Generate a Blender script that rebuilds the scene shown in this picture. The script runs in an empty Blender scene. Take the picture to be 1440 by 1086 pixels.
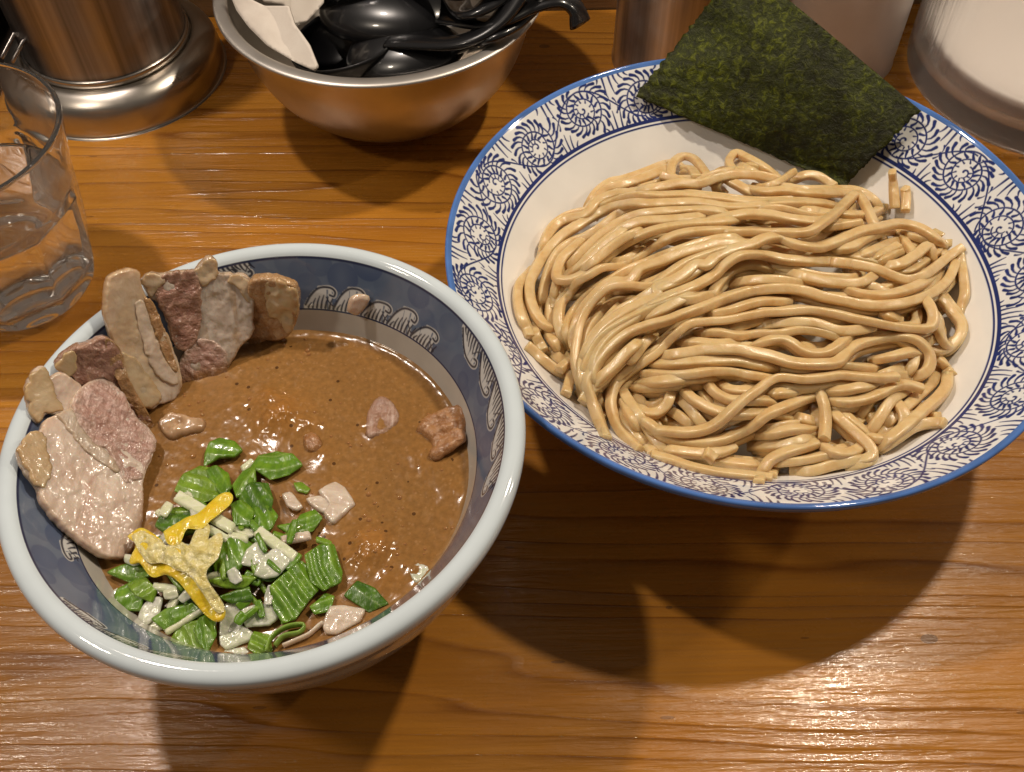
import bpy, math, random
import numpy as np
from mathutils import Vector
from mathutils.geometry import delaunay_2d_cdt

S = 0.01                       # the script is written in centimetres
rng = np.random.default_rng(7)
random.seed(7)
scene = bpy.context.scene
col = scene.collection

# ------------------------------------------------------------------ camera
F_PX, PITCH, ROLL, CAM_H = 1387.0, 0.93417, -0.018485, 33.63
cp, sp = math.cos(PITCH), math.sin(PITCH)
_fw = np.array([0, cp, -sp]); _up0 = np.array([0, sp, cp]); _rt0 = np.array([1.0, 0, 0])
_c, _s = math.cos(ROLL), math.sin(ROLL)
_rt = _c * _rt0 + _s * _up0
_up = -_s * _rt0 + _c * _up0
cam_data = bpy.data.cameras.new('camera')
cam_data.sensor_width = 36.0
cam_data.lens = 36.0 * F_PX / 1440.0
cam_data.clip_start = 0.01
cam_data.clip_end = 50.0
cam = bpy.data.objects.new('camera', cam_data)
col.objects.link(cam)
from mathutils import Matrix
cam.matrix_world = Matrix(((_rt[0], _up[0], -_fw[0], 0), (_rt[1], _up[1], -_fw[1], 0),
                           (_rt[2], _up[2], -_fw[2], CAM_H * S), (0, 0, 0, 1)))
scene.camera = cam

# ------------------------------------------------------------------ light
world = bpy.data.worlds.new('World'); scene.world = world
world.use_nodes = True
bg = world.node_tree.nodes['Background']
bg.inputs[0].default_value = (1.0, 0.86, 0.72, 1)
bg.inputs[1].default_value = 0.095

def lamp(name, loc, power, color, radius):
    d = bpy.data.lights.new(name, 'POINT')
    d.energy = power; d.color = color; d.shadow_soft_size = radius
    o = bpy.data.objects.new(name, d); col.objects.link(o)
    o.location = [c * S for c in loc]
    return o
lamp('pendant_lamp', (37, 46.7, 80.2), 16.0, (1.0, 0.86, 0.68), 0.022)
lamp('pendant_lamp', (-37, 43.5, 85.4), 14.0, (1.0, 0.87, 0.76), 0.022)
lamp('pendant_lamp', (111, 50, 82), 10.0, (1.0, 0.86, 0.70), 0.025)
lamp('pendant_lamp', (-45, 10.5, 60), 3.2, (1.0, 0.86, 0.70), 0.03)

scene.view_settings.view_transform = 'Standard'
scene.view_settings.look = 'None'
scene.view_settings.exposure = 0.0
scene.view_settings.gamma = 1.0
scene.view_settings.use_curve_mapping = False
try:
    scene.cycles.max_bounces = 24
    scene.cycles.transmission_bounces = 24
    scene.cycles.glossy_bounces = 8
    scene.cycles.diffuse_bounces = 4
    scene.cycles.caustics_refractive = True
except Exception:
    pass

# ------------------------------------------------------------------ helpers
def unp(pts, z):
    """a traced outline point -> the point at height z (cm)"""
    pts = np.atleast_2d(np.array(pts, float))
    z = np.broadcast_to(np.asarray(z, float), (len(pts),))
    d = _fw + ((pts[:, :1] - 720) / F_PX) * _rt - ((pts[:, 1:2] - 543) / F_PX) * _up
    t = (z - CAM_H) / d[:, 2]
    return d * t[:, None] + np.array([0, 0, CAM_H])

CROPS = {'8': (720, 190, 2.1727), 'A': (720, 200, 5.143), 'B': (900, 200, 5.143), 'C': (1100, 200, 5.143),
         'D': (720, 340, 5.143), 'E': (900, 340, 5.143), 'G': (1100, 340, 5.143), 'H': (780, 480, 5.143),
         'I': (1060, 480, 5.143), 'Z': (0, 330, 2.3116), 'J': (100, 580, 2.4828), 'K': (60, 340, 3.878),
         'Y': (380, 330, 2.171), 'P': (0, 0, 1.0), 'N': (0, 420, 3.62), 'T': (400, 0, 3.2727)}

def px(text):
    """'A 10,20 30,40; B 5,6' -> image points"""
    out = []
    for seg in text.split(';'):
        toks = seg.split()
        x0, y0, s = CROPS[toks[0]]
        for t in toks[1:]:
            a, b = t.split(',')
            out.append((x0 + float(a) / s, y0 + float(b) / s))
    return np.array(out)

def vnoise(P, seed=0):
    """smooth value noise, -1..1, P is (n,k) k<=3"""
    P = np.asarray(P, float)
    if P.shape[1] < 3:
        P = np.c_[P, np.zeros((len(P), 3 - P.shape[1]))]
    i = np.floor(P).astype(np.int64); f = P - i
    f = f * f * (3 - 2 * f)
    def h(a, b, c):
        n = (a * 374761393 + b * 668265263 + c * 2147483647 + seed * 974711) & 0xFFFFFFFF
        n = ((n ^ (n >> 13)) * 1274126177) & 0xFFFFFFFF
        n = n ^ (n >> 16)
        return (n & 0xFFFF) / 32767.5 - 1
    r = 0
    for dx in (0, 1):
        for dy in (0, 1):
            for dz in (0, 1):
                w = (f[:, 0] if dx else 1 - f[:, 0]) * (f[:, 1] if dy else 1 - f[:, 1]) * (f[:, 2] if dz else 1 - f[:, 2])
                r = r + w * h(i[:, 0] + dx, i[:, 1] + dy, i[:, 2] + dz)
    return r

def fbm(P, seed=0, n=3):
    r = 0; a = 1.0
    P = np.asarray(P, float)
    for k in range(n):
        r = r + a * vnoise(P * (2 ** k), seed + k * 17); a *= 0.5
    return r / 1.75

def mesh(name, V, F, mat, origin=(0, 0, 0), smooth=True, colors=None):
    me = bpy.data.meshes.new(name)
    V = (np.asarray(V, float) - np.asarray(origin, float)) * S
    if isinstance(F, np.ndarray) and F.ndim == 2:
        n, k = F.shape
        me.vertices.add(len(V)); me.vertices.foreach_set('co', V.astype(np.float32).ravel())
        me.loops.add(n * k); me.loops.foreach_set('vertex_index', F.astype(np.int32).ravel())
        me.polygons.add(n)
        me.polygons.foreach_set('loop_start', np.arange(0, n * k, k, dtype=np.int32))
        me.polygons.foreach_set('loop_total', np.full(n, k, dtype=np.int32))
        me.update(calc_edges=True); me.validate()
    else:
        me.from_pydata([tuple(v) for v in V], [], [tuple(int(i) for i in f) for f in F])
    me.polygons.foreach_set('use_smooth', np.full(len(me.polygons), smooth, dtype=bool))
    if colors is not None:
        ca = me.color_attributes.new('Col', 'FLOAT_COLOR', 'POINT')
        c = np.c_[np.asarray(colors, float), np.ones(len(V))].astype(np.float32)
        ca.data.foreach_set('color', c.ravel())
    me.materials.append(mat)
    me.update()
    return me

def obj(name, V, F, mat, parent=None, smooth=True, colors=None, origin=None):
    """one mesh object; a child shares its parent's origin"""
    V = np.asarray(V, float)
    if parent is not None:
        org = np.array(parent['_org'])
    elif origin is not None:
        org = np.array(origin, float)
    else:
        lo, hi = V.min(0), V.max(0)
        org = np.array([(lo[0] + hi[0]) / 2, (lo[1] + hi[1]) / 2, lo[2]])
    o = bpy.data.objects.new(name, mesh(name, V, F, mat, org, smooth, colors))
    col.objects.link(o)
    if parent is not None:
        o.parent = parent
        if parent.parent is None or True:
            o.location = (0, 0, 0)
    else:
        o.location = org * S
    o['_org'] = [float(x) for x in org]
    return o

def thing(name, loc, label, cat, group=None):
    o = bpy.data.objects.new(name, None); col.objects.link(o)
    o.empty_display_size = 0.01
    o.location = [c * S for c in loc]; o['_org'] = [float(c) for c in loc]
    return tag(o, label, cat, group)

def tag(o, label, cat, group=None, kind=None):
    if label: o['label'] = label
    if cat: o['category'] = cat
    if group: o['group'] = group
    if kind: o['kind'] = kind
    return o

def merge(parts):
    Vs, Fs, n = [], [], 0
    for V, F in parts:
        Vs.append(np.asarray(V, float)); Fs += [tuple(int(i) + n for i in f) for f in F]; n += len(V)
    return np.vstack(Vs), Fs

def catmull(P, step):
    P = np.asarray(P, float)
    if len(P) < 3:
        n = max(2, int(np.linalg.norm(P[-1] - P[0]) / step) + 1)
        return P[0] + (P[-1] - P[0]) * np.linspace(0, 1, n)[:, None]
    Q = np.vstack([2 * P[0] - P[1], P, 2 * P[-1] - P[-2]])
    out = []
    for i in range(1, len(Q) - 2):
        p0, p1, p2, p3 = Q[i - 1], Q[i], Q[i + 1], Q[i + 2]
        n = max(2, int(np.linalg.norm(p2 - p1) / step) + 1)
        t = np.linspace(0, 1, n, endpoint=False)[:, None]
        out.append(0.5 * ((2 * p1) + (-p0 + p2) * t + (2 * p0 - 5 * p1 + 4 * p2 - p3) * t ** 2 + (-p0 + 3 * p1 - 3 * p2 + p3) * t ** 3))
    out.append(P[-1:])
    return np.vstack(out)

def resample(P, step):
    d = np.r_[0, np.cumsum(np.linalg.norm(np.diff(P, axis=0), axis=1))]
    n = max(3, int(d[-1] / step) + 1)
    t = np.linspace(0, d[-1], n)
    return np.stack([np.interp(t, d, P[:, k]) for k in range(P.shape[1])], 1)

def lathe(profile, n=96, center=(0, 0), radial=None):
    """profile [(r,z)] -> verts, quads; radial(theta array, i, r, z) may change the radius"""
    prof = list(profile); V = []; F = []
    th = np.linspace(0, 2 * np.pi, n, endpoint=False)
    for i, (r, z) in enumerate(prof):
        rr = np.full(n, r) if radial is None else radial(th, i, r, z)
        V.append(np.stack([center[0] + rr * np.cos(th), center[1] + rr * np.sin(th), np.full(n, z)], 1))
    V = np.vstack(V)
    m = len(prof)
    I, J = np.meshgrid(np.arange(m - 1), np.arange(n), indexing='ij')
    a = I * n + J; b = I * n + (J + 1) % n
    Fq = np.stack([a, b, b + n, a + n], -1).reshape(-1, 4)
    return V, Fq

def smooth_profile(P, step):
    return [tuple(p) for p in resample(catmull(np.array(P, float), step * 0.5), step)]

def tube(P, rx, ry=None, nseg=12, power=2.0, twist=None, caps=True, up=(0, 0, 1)):
    """sweep a (super-)ellipse along P; rx, ry may be arrays"""
    P = np.asarray(P, float); m = len(P)
    ry = rx if ry is None else ry
    rx = np.broadcast_to(np.asarray(rx, float), (m,)); ry = np.broadcast_to(np.asarray(ry, float), (m,))
    T = np.gradient(P, axis=0); T /= np.linalg.norm(T, axis=1)[:, None] + 1e-12
    a = np.linspace(0, 2 * np.pi, nseg, endpoint=False) + np.pi / nseg
    ca, sa = np.cos(a), np.sin(a)
    ex = np.sign(ca) * np.abs(ca) ** (2 / power); ey = np.sign(sa) * np.abs(sa) ** (2 / power)
    N = np.array(up, float); V = []
    for i in range(m):
        s = np.cross(T[i], N)
        if np.linalg.norm(s) < 0.05:
            s = np.cross(T[i], np.array([0.3, 1, 0.1]))
        s /= np.linalg.norm(s); nn = np.cross(s, T[i])
        w = 0.0 if twist is None else twist[i]
        s2 = s * math.cos(w) + nn * math.sin(w); n2 = -s * math.sin(w) + nn * math.cos(w)
        V.append(P[i] + rx[i] * ex[:, None] * s2 + ry[i] * ey[:, None] * n2)
        N = nn * 0.75 + np.array(up) * 0.25
    V = np.vstack(V); F = []
    for i in range(m - 1):
        for j in range(nseg):
            k = (j + 1) % nseg
            F.append((i * nseg + j, i * nseg + k, (i + 1) * nseg + k, (i + 1) * nseg + j))
    if caps:
        F.append(tuple(range(nseg - 1, -1, -1))); F.append(tuple((m - 1) * nseg + j for j in range(nseg)))
    return V, F

def in_poly(Q, poly):
    x, y = Q[:, 0], Q[:, 1]; r = np.zeros(len(Q), bool)
    n = len(poly)
    for i in range(n):
        x1, y1 = poly[i]; x2, y2 = poly[(i + 1) % n]
        c = ((y1 > y) != (y2 > y)) & (x < (x2 - x1) * (y - y1) / (y2 - y1 + 1e-12) + x1)
        r ^= c
    return r

def edge_dist(Q, poly):
    d = np.full(len(Q), 1e9); n = len(poly)
    for i in range(n):
        a = poly[i]; b = poly[(i + 1) % n]; ab = b - a
        t = np.clip(((Q - a) @ ab) / (ab @ ab + 1e-12), 0, 1)
        d = np.minimum(d, np.linalg.norm(Q - a - t[:, None] * ab, axis=1))
    return d

SLAB_Q = [None]
def slab(outline, zfun, thick, rnd=0.15, step=5.0, bump=0.0, freq=1.5, fold=None, curved=True, seed=0, ragged=0.0, under=None, grow=0.0, want=False, rwave=14.0):
    """a thick piece whose top face has the traced outline; zfun: height (cm) at an outline point"""
    poly = np.asarray(outline, float)
    if curved:
        poly = catmull(np.vstack([poly, poly[:1]]), step * 0.5)[:-1]
    poly = resample(np.vstack([poly, poly[:1]]), step)[:-1]
    if grow:
        t = np.roll(poly, -1, 0) - np.roll(poly, 1, 0); t /= np.linalg.norm(t, axis=1)[:, None] + 1e-9
        ar = (poly[:, 0] * np.roll(poly[:, 1], -1) - np.roll(poly[:, 0], -1) * poly[:, 1]).sum()
        poly = poly + np.stack([t[:, 1], -t[:, 0]], 1) * grow * (1 if ar > 0 else -1)
    if ragged:
        c = poly.mean(0); v = poly - c; v /= np.linalg.norm(v, axis=1)[:, None] + 1e-9
        poly = poly + v * (ragged * fbm(poly / rwave, seed + 3, 3))[:, None]
    lo, hi = poly.min(0), poly.max(0)
    gx, gy = np.meshgrid(np.arange(lo[0], hi[0], step), np.arange(lo[1], hi[1], step * 0.87))
    gx[1::2] += step / 2
    G = np.stack([gx.ravel(), gy.ravel()], 1)
    G += np.random.default_rng(seed).uniform(-.15, .15, G.shape) * step
    G = G[in_poly(G, poly)]
    if len(G):
        G = G[edge_dist(G, poly) > step * 0.55]
    pts = np.vstack([poly, G]); nb = len(poly)
    res = delaunay_2d_cdt([Vector(p) for p in pts], [], [list(range(nb))], 1, 1e-4)
    Q = np.array([tuple(v) for v in res[0]]); tris = [tuple(f) for f in res[2]]
    area = lambda f: np.cross(Q[f[1]] - Q[f[0]], Q[f[2]] - Q[f[0]])
    tris = [f if area(f) < 0 else (f[0], f[2], f[1]) for f in tris]      # image y points down
    SLAB_Q[0] = Q
    z = zfun(Q)
    P = unp(Q, z)
    A = np.c_[P[:, :2], np.ones(len(P))]
    a, b, _ = np.linalg.lstsq(A, P[:, 2], rcond=None)[0]
    nrm = np.array([-a, -b, 1.0]); nrm /= np.linalg.norm(nrm)
    cam_p = np.array([0, 0, CAM_H])
    if nrm @ (cam_p - P.mean(0)) < 0: nrm = -nrm
    ppc = F_PX / np.linalg.norm(cam_p - P.mean(0))
    d = edge_dist(Q, poly) / ppc
    dd = np.clip(d, 0, rnd)
    prof = rnd - np.sqrt(np.maximum(0, rnd ** 2 - (rnd - dd) ** 2)) if rnd > 0 else 0 * d
    off = -prof
    if bump:
        off = off + bump * fbm(P * freq, seed, 3) * np.clip(d / (rnd + 1e-6), 0.25, 1)
    if fold is not None:
        off = off + fold(Q, d)
    top = P + nrm * off[:, None]
    bot = P - nrm * (np.maximum(thick, rnd * 1.02) - prof * 0.9 if under is None else under)[:, None] if rnd > 0 else top - nrm * thick
    n = len(Q)
    F = list(tris) + [(f[2] + n, f[1] + n, f[0] + n) for f in tris]
    cnt = {}
    for f in tris:
        for k in range(3):
            e = (f[k], f[(k + 1) % 3]); cnt[e] = 1
    for (i, j) in list(cnt):
        if (j, i) not in cnt:
            F.append((j, i, i + n, j + n))
    if want:
        return np.vstack([top, bot]), F, np.r_[d, d * 0], np.r_[z, z]
    return np.vstack([top, bot]), F

def plane_z(anchors):
    """anchors: (x, y, z) image points with heights -> linear height function"""
    A = np.array([(x, y, 1.0) for x, y, z in anchors]); z = np.array([a[2] for a in anchors])
    if len(anchors) == 1:
        return lambda Q: np.full(len(Q), z[0])
    s = np.linalg.lstsq(A, z, rcond=None)[0]
    return lambda Q: Q @ s[:2] + s[2]

# ------------------------------------------------------------------ materials
class M:
    def __init__(s, name):
        s.m = bpy.data.materials.new(name); s.m.use_nodes = True
        s.t = s.m.node_tree; s.n = s.t.nodes
        s.b = s.n['Principled BSDF']
        s.tc = s.n.new('ShaderNodeTexCoord')
    def link(s, a, b): s.t.links.new(a, b); return s
    def set(s, **k):
        for key, v in k.items():
            i = s.b.inputs[key.replace('_', ' ')]
            if hasattr(v, 'is_output'): s.t.links.new(v, i)
            else: i.default_value = (*v, 1) if isinstance(v, tuple) and len(v) == 3 and i.type == 'RGBA' else v
        return s
    def map(s, scale=(1, 1, 1), rot=(0, 0, 0), src=None):
        m = s.n.new('ShaderNodeMapping'); m.inputs['Scale'].default_value = scale; m.inputs['Rotation'].default_value = rot
        s.t.links.new(src or s.tc.outputs['Object'], m.inputs['Vector']); return m.outputs[0]
    def noise(s, vec, scale=5, detail=3, rough=.5, dist=0):
        n = s.n.new('ShaderNodeTexNoise'); n.inputs['Scale'].default_value = scale
        n.inputs['Detail'].default_value = detail; n.inputs['Roughness'].default_value = rough; n.inputs['Distortion'].default_value = dist
        s.t.links.new(vec, n.inputs['Vector']); return n.outputs['Fac']
    def voro(s, vec, scale=5, feature='F1', out='Distance', rand=1.0):
        n = s.n.new('ShaderNodeTexVoronoi'); n.feature = feature; n.inputs['Scale'].default_value = scale; n.inputs['Randomness'].default_value = rand
        s.t.links.new(vec, n.inputs['Vector']); return n.outputs[out]
    def math(s, op, a, b=0.0, c=0.0, clamp=False):
        n = s.n.new('ShaderNodeMath'); n.operation = op; n.use_clamp = clamp
        for i, v in enumerate((a, b, c)):
            if hasattr(v, 'is_output'): s.t.links.new(v, n.inputs[i])
            else: n.inputs[i].default_value = v
        return n.outputs[0]
    def ramp(s, fac, stops):
        n = s.n.new('ShaderNodeValToRGB'); cr = n.color_ramp
        while len(cr.elements) < len(stops): cr.elements.new(0.5)
        for e, (p, c) in zip(cr.elements, stops):
            e.position = p; e.color = (*c, 1) if len(c) == 3 else c
        s.t.links.new(fac, n.inputs[0]); return n.outputs[0]
    def mix(s, fac, a, b, mode='MIX'):
        n = s.n.new('ShaderNodeMix'); n.data_type = 'RGBA'; n.blend_type = mode
        for i, v in ((0, fac), (6, a), (7, b)):
            if hasattr(v, 'is_output'): s.t.links.new(v, n.inputs[i])
            else: n.inputs[i].default_value = (*v, 1) if isinstance(v, tuple) and len(v) == 3 else v
        return n.outputs[2]
    def bump(s, h, dist, strength=1.0, prev=None):
        n = s.n.new('ShaderNodeBump'); n.inputs['Distance'].default_value = dist; n.inputs['Strength'].default_value = strength
        s.t.links.new(h, n.inputs['Height'])
        if prev is not None: s.t.links.new(prev, n.inputs['Normal'])
        s.last = n.outputs[0]
        s.t.links.new(n.outputs[0], s.b.inputs['Normal']); return n.outputs[0]
    def attr(s, name='Col'):
        n = s.n.new('ShaderNodeVertexColor'); n.layer_name = name; return n.outputs[0]
    def sep(s, vec):
        n = s.n.new('ShaderNodeSeparateXYZ'); s.t.links.new(vec, n.inputs[0]); return n.outputs

def wood_material():
    w = M('counter_wood')
    R = (0, 0, math.radians(3.2))
    v = w.map((1, 1, 1), R)
    warp = w.noise(w.map((2.6, 13, 3), R), 1.0, 3, .55)
    x, y, z = w.sep(v)
    yy = w.math('ADD', y, w.math('MULTIPLY', warp, 0.050))
    slow = w.noise(w.map((0.4, 22, 1), R), 1.0, 2, .6)
    ring = w.math('ADD', w.math('MULTIPLY', yy, 76.0), w.math('MULTIPLY', slow, 7.0))
    fr = w.math('FRACT', ring)
    late = w.ramp(fr, [(0.0, (.04, .04, .04)), (0.5, (.10, .10, .10)), (0.82, (.36, .36, .36)), (0.93, (.9, .9, .9)), (0.965, (.5, .5, .5)), (1.0, (.04, .04, .04))])
    fine = w.noise(w.map((3.5, 330, 3), R), 1.0, 2, .6)
    fib = w.noise(w.map((28, 900, 25), R), 1.0, 3, .65)
    blot = w.noise(w.map((5, 16, 6), R), 1.0, 4, .6)
    broken = w.noise(w.map((10, 75, 14), R), 1.0, 3, .6)
    fac = w.math('MULTIPLY', late, w.ramp(broken, [(.28, (.10, .10, .10)), (.62, (.95, .95, .95))]), clamp=True)
    base = w.ramp(blot, [(.25, (.365, .132, .013)), (.5, (.45, .185, .021)), (.78, (.55, .25, .036))])
    c = w.mix(fac, base, (.16, .046, .004))
    c = w.mix(w.ramp(fine, [(.50, (0, 0, 0)), (.72, (.28, .28, .28))]), c, (.27, .098, .010))
    c = w.mix(w.math('MULTIPLY', w.math('SUBTRACT', fib, .42), .7, clamp=True), c, (.26, .095, .015))
    dn = w.voro(w.map((26, 44, 26), (0, 0, .2)), 1.0)
    pick = w.noise(w.map((9, 9, 9)), 1.0, 1)
    dent = w.math('MULTIPLY', w.math('LESS_THAN', w.math('ADD', dn, w.math('MULTIPLY', broken, .16)), .145), w.math('GREATER_THAN', pick, .52))
    c = w.mix(w.math('MULTIPLY', dent, .65), c, (.10, .045, .015))
    hair = w.math('LESS_THAN', w.voro(w.map((22, 95, 22), (0, 0, -.35)), 1.0), .055)
    c = w.mix(w.math('MULTIPLY', hair, .55), c, (.12, .045, .010))
    w.set(Base_Color=c)
    grease = w.noise(w.map((40, 60, 40)), 1.0, 4, .65)
    w.set(Roughness=w.math('ADD', w.math('MULTIPLY', grease, .22), .16))
    w.set(**{'Coat Weight': .35, 'Coat Roughness': .07, 'Specular IOR Level': .40})
    b1 = w.bump(late, .0006, .42)
    b2 = w.bump(fib, .0003, .40, b1)
    scr = w.noise(w.map((52, 520, 160), R), 1.0, 4, .65, .5)
    b3 = w.bump(scr, .0005, .50, b2)
    und = w.noise(w.map((14, 130, 28), R), 1.0, 3, .55)
    b4 = w.bump(und, .002, .5, b3)
    b5 = w.bump(fine, .0006, .30, b4)
    w.bump(w.math('MULTIPLY', dent, -1.0), .0006, .6, b5)
    w.t.links.new(w.last, w.b.inputs['Coat Normal'])
    return w.m

def ceramic(name, color=None, attr=False, rough=.07):
    w = M(name)
    n = w.noise(w.map((60, 60, 60)), 1.0, 3, .5)
    src = w.attr() if attr else color
    k = w.ramp(n, [(.3, (.93, .93, .93)), (.7, (1, 1, 1))])
    w.set(Base_Color=w.mix(1.0, src, k, 'MULTIPLY'), Roughness=rough)
    w.set(**{'Specular IOR Level': .42, 'Coat Weight': .15, 'Coat Roughness': .03})
    w.bump(w.noise(w.map((130, 130, 130)), 1.0, 2, .5), .00025, .25)
    return w.m

def steel(name, aniso=0.0, color=(.62, .58, .53), rough=.24):
    w = M(name)
    n = w.noise(w.map((50, 50, 1500)), 1.0, 3, .6)
    n2 = w.noise(w.map((90, 90, 90)), 1.0, 4, .6)
    w.set(Base_Color=w.mix(n2, color, tuple(c * .78 for c in color)), Metallic=1.0)
    w.set(Roughness=w.math('ADD', w.math('MULTIPLY', n2, .18), rough - .08))
    if aniso:
        st = w.noise(w.map((130, 130, 2.5)), 1.0, 3, .6)
        w.set(Base_Color=w.mix(w.ramp(st, [(.35, (0, 0, 0)), (.65, (1, 1, 1))]), tuple(c * .55 for c in color), tuple(min(.8, c * 1.25) for c in color)))
        t = w.n.new('ShaderNodeTangent'); t.direction_type = 'RADIAL'; t.axis = 'Z'
        w.t.links.new(t.outputs[0], w.b.inputs['Tangent']); w.set(Anisotropic=aniso); w.b.inputs['Anisotropic Rotation'].default_value = .25
    w.bump(n, .00008, .35)
    return w.m

def food(name, c1, c2, c3=None, scale=300, stretch=(1, 1, 1), rough=.3, sss=.12, bumpd=.0006, bstr=.6, rot=(0, 0, 0), coat=.35, radius=(.006, .003, .0015), fine=900, tint=None, grain=None, streak=None, gstr=.55, finek=.35):
    w = M(name)
    v = w.map(tuple(scale * s for s in stretch), rot)
    n = w.noise(v, 1.0, 4, .6, .4)
    n2 = w.noise(w.map((fine, fine, fine)), 1.0, 3, .6)
    stops = [(.3, c1), (.7, c2)] if c3 is None else [(.28, c1), (.5, c2), (.72, c3)]
    c = w.ramp(n, stops)
    big = w.noise(w.map((70, 70, 70)), 1.0, 3, .6)
    if tint is not None:
        ch = w.n.new('ShaderNodeSeparateColor'); w.t.links.new(w.attr(), ch.inputs[0])
        k = w.math('MULTIPLY', ch.outputs[0], w.math('MULTIPLY', big, 1.15), clamp=True)
        c = w.mix(k, c, tint)
        k2 = w.math('MULTIPLY', ch.outputs[1], w.math('ADD', w.math('MULTIPLY', big, 1.2), .25), clamp=True)
        c = w.mix(k2, c, (.24, .105, .03))
    if streak is not None:
        sn = w.noise(w.map(streak[1], (0, 0, streak[2])), 1.0, 4, .6, .7)
        c = w.mix(w.ramp(sn, [(streak[3], (0, 0, 0)), (streak[4], (.85, .85, .85))]), c, streak[0])
    w.set(Base_Color=c, Roughness=w.math('ADD', w.math('MULTIPLY', n2, .25), rough - .1))
    w.set(**{'Subsurface Weight': sss, 'Subsurface Radius': radius, 'Subsurface Scale': 1.0, 'Coat Weight': coat, 'Coat Roughness': .08})
    b = w.bump(n, bumpd, bstr)
    if grain is not None:
        b = w.bump(w.noise(w.map(grain[0], (0, 0, grain[1])), 1.0, 3, .6, .5), .0011, gstr, b)
    w.bump(n2, bumpd * finek, bstr, b)
    w.t.links.new(w.last, w.b.inputs['Coat Normal'])
    return w.m

MAT_WOOD = wood_material()
# ================================================================== the counter
def box(x0, x1, y0, y1, z0, z1, bev=0.0):
    V = [(x, y, z) for z in (z0, z1) for y in (y0, y1) for x in (x0, x1)]
    F = [(0, 2, 3, 1), (4, 5, 7, 6), (0, 1, 5, 4), (2, 6, 7, 3), (0, 4, 6, 2), (1, 3, 7, 5)]
    return np.array(V, float), F

V, F = box(-75, 75, -12, 52.3, -4, 0)
tag(obj('counter_top', V, F, MAT_WOOD, smooth=False, origin=(0, 20, 0)), 'varnished orange brown wooden counter with dark grain lines', 'counter', kind='structure')
_lw = food('ledge_wood', (.24, .14, .06), (.30, .18, .085), scale=40, stretch=(1, 8, 8), rough=.45, sss=0, bumpd=.0003, coat=.1)
V, F = box(-75, 75, 52.4, 55.5, -4, 14)
tag(obj('back_ledge', V, F, _lw, smooth=False, origin=(0, 54, 0)), 'dull beige board closing the back of the counter', 'ledge', kind='structure')

# ================================================================== big bowl
BC = np.array([9.066, 26.27]); SC = np.array([-7.458, 16.72])
NAVY = np.array([.013, .024, .13]); WHITE = np.array([.84, .84, .83]); BLUE = np.array([.085, .19, .50])
C_INT = np.array([.86, .84, .80])

def stamp(buf, pts, width, wrap, du, dv):
    """darken buf[v,u] (coverage 0..1) along a polyline given in cm; width scalar or per point"""
    pts = np.asarray(pts, float); nv, nu = buf.shape
    width = np.broadcast_to(np.asarray(width, float), (len(pts),))
    for k in range(len(pts) - 1):
        a, b = pts[k], pts[k + 1]; w = max(width[k], width[k + 1]) + 1.5 * du
        u0, u1 = int((min(a[0], b[0]) - w) / du), int((max(a[0], b[0]) + w) / du) + 1
        v0, v1 = max(0, int((min(a[1], b[1]) - w) / dv)), min(nv, int((max(a[1], b[1]) + w) / dv) + 2)
        if v1 <= v0: continue
        U, Vv = np.meshgrid(np.arange(u0, u1 + 1), np.arange(v0, v1))
        px_, py_ = U * du, Vv * dv
        ab = b - a; t = np.clip(((px_ - a[0]) * ab[0] + (py_ - a[1]) * ab[1]) / (ab @ ab + 1e-12), 0, 1)
        d = np.hypot(px_ - a[0] - t * ab[0], py_ - a[1] - t * ab[1])
        ww = (width[k] * (1 - t) + width[k + 1] * t) / 2
        c = np.clip((ww - d) / du + .5, 0, 1)
        idx = U % nu
        buf[Vv, idx] = np.maximum(buf[Vv, idx], c)

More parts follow.
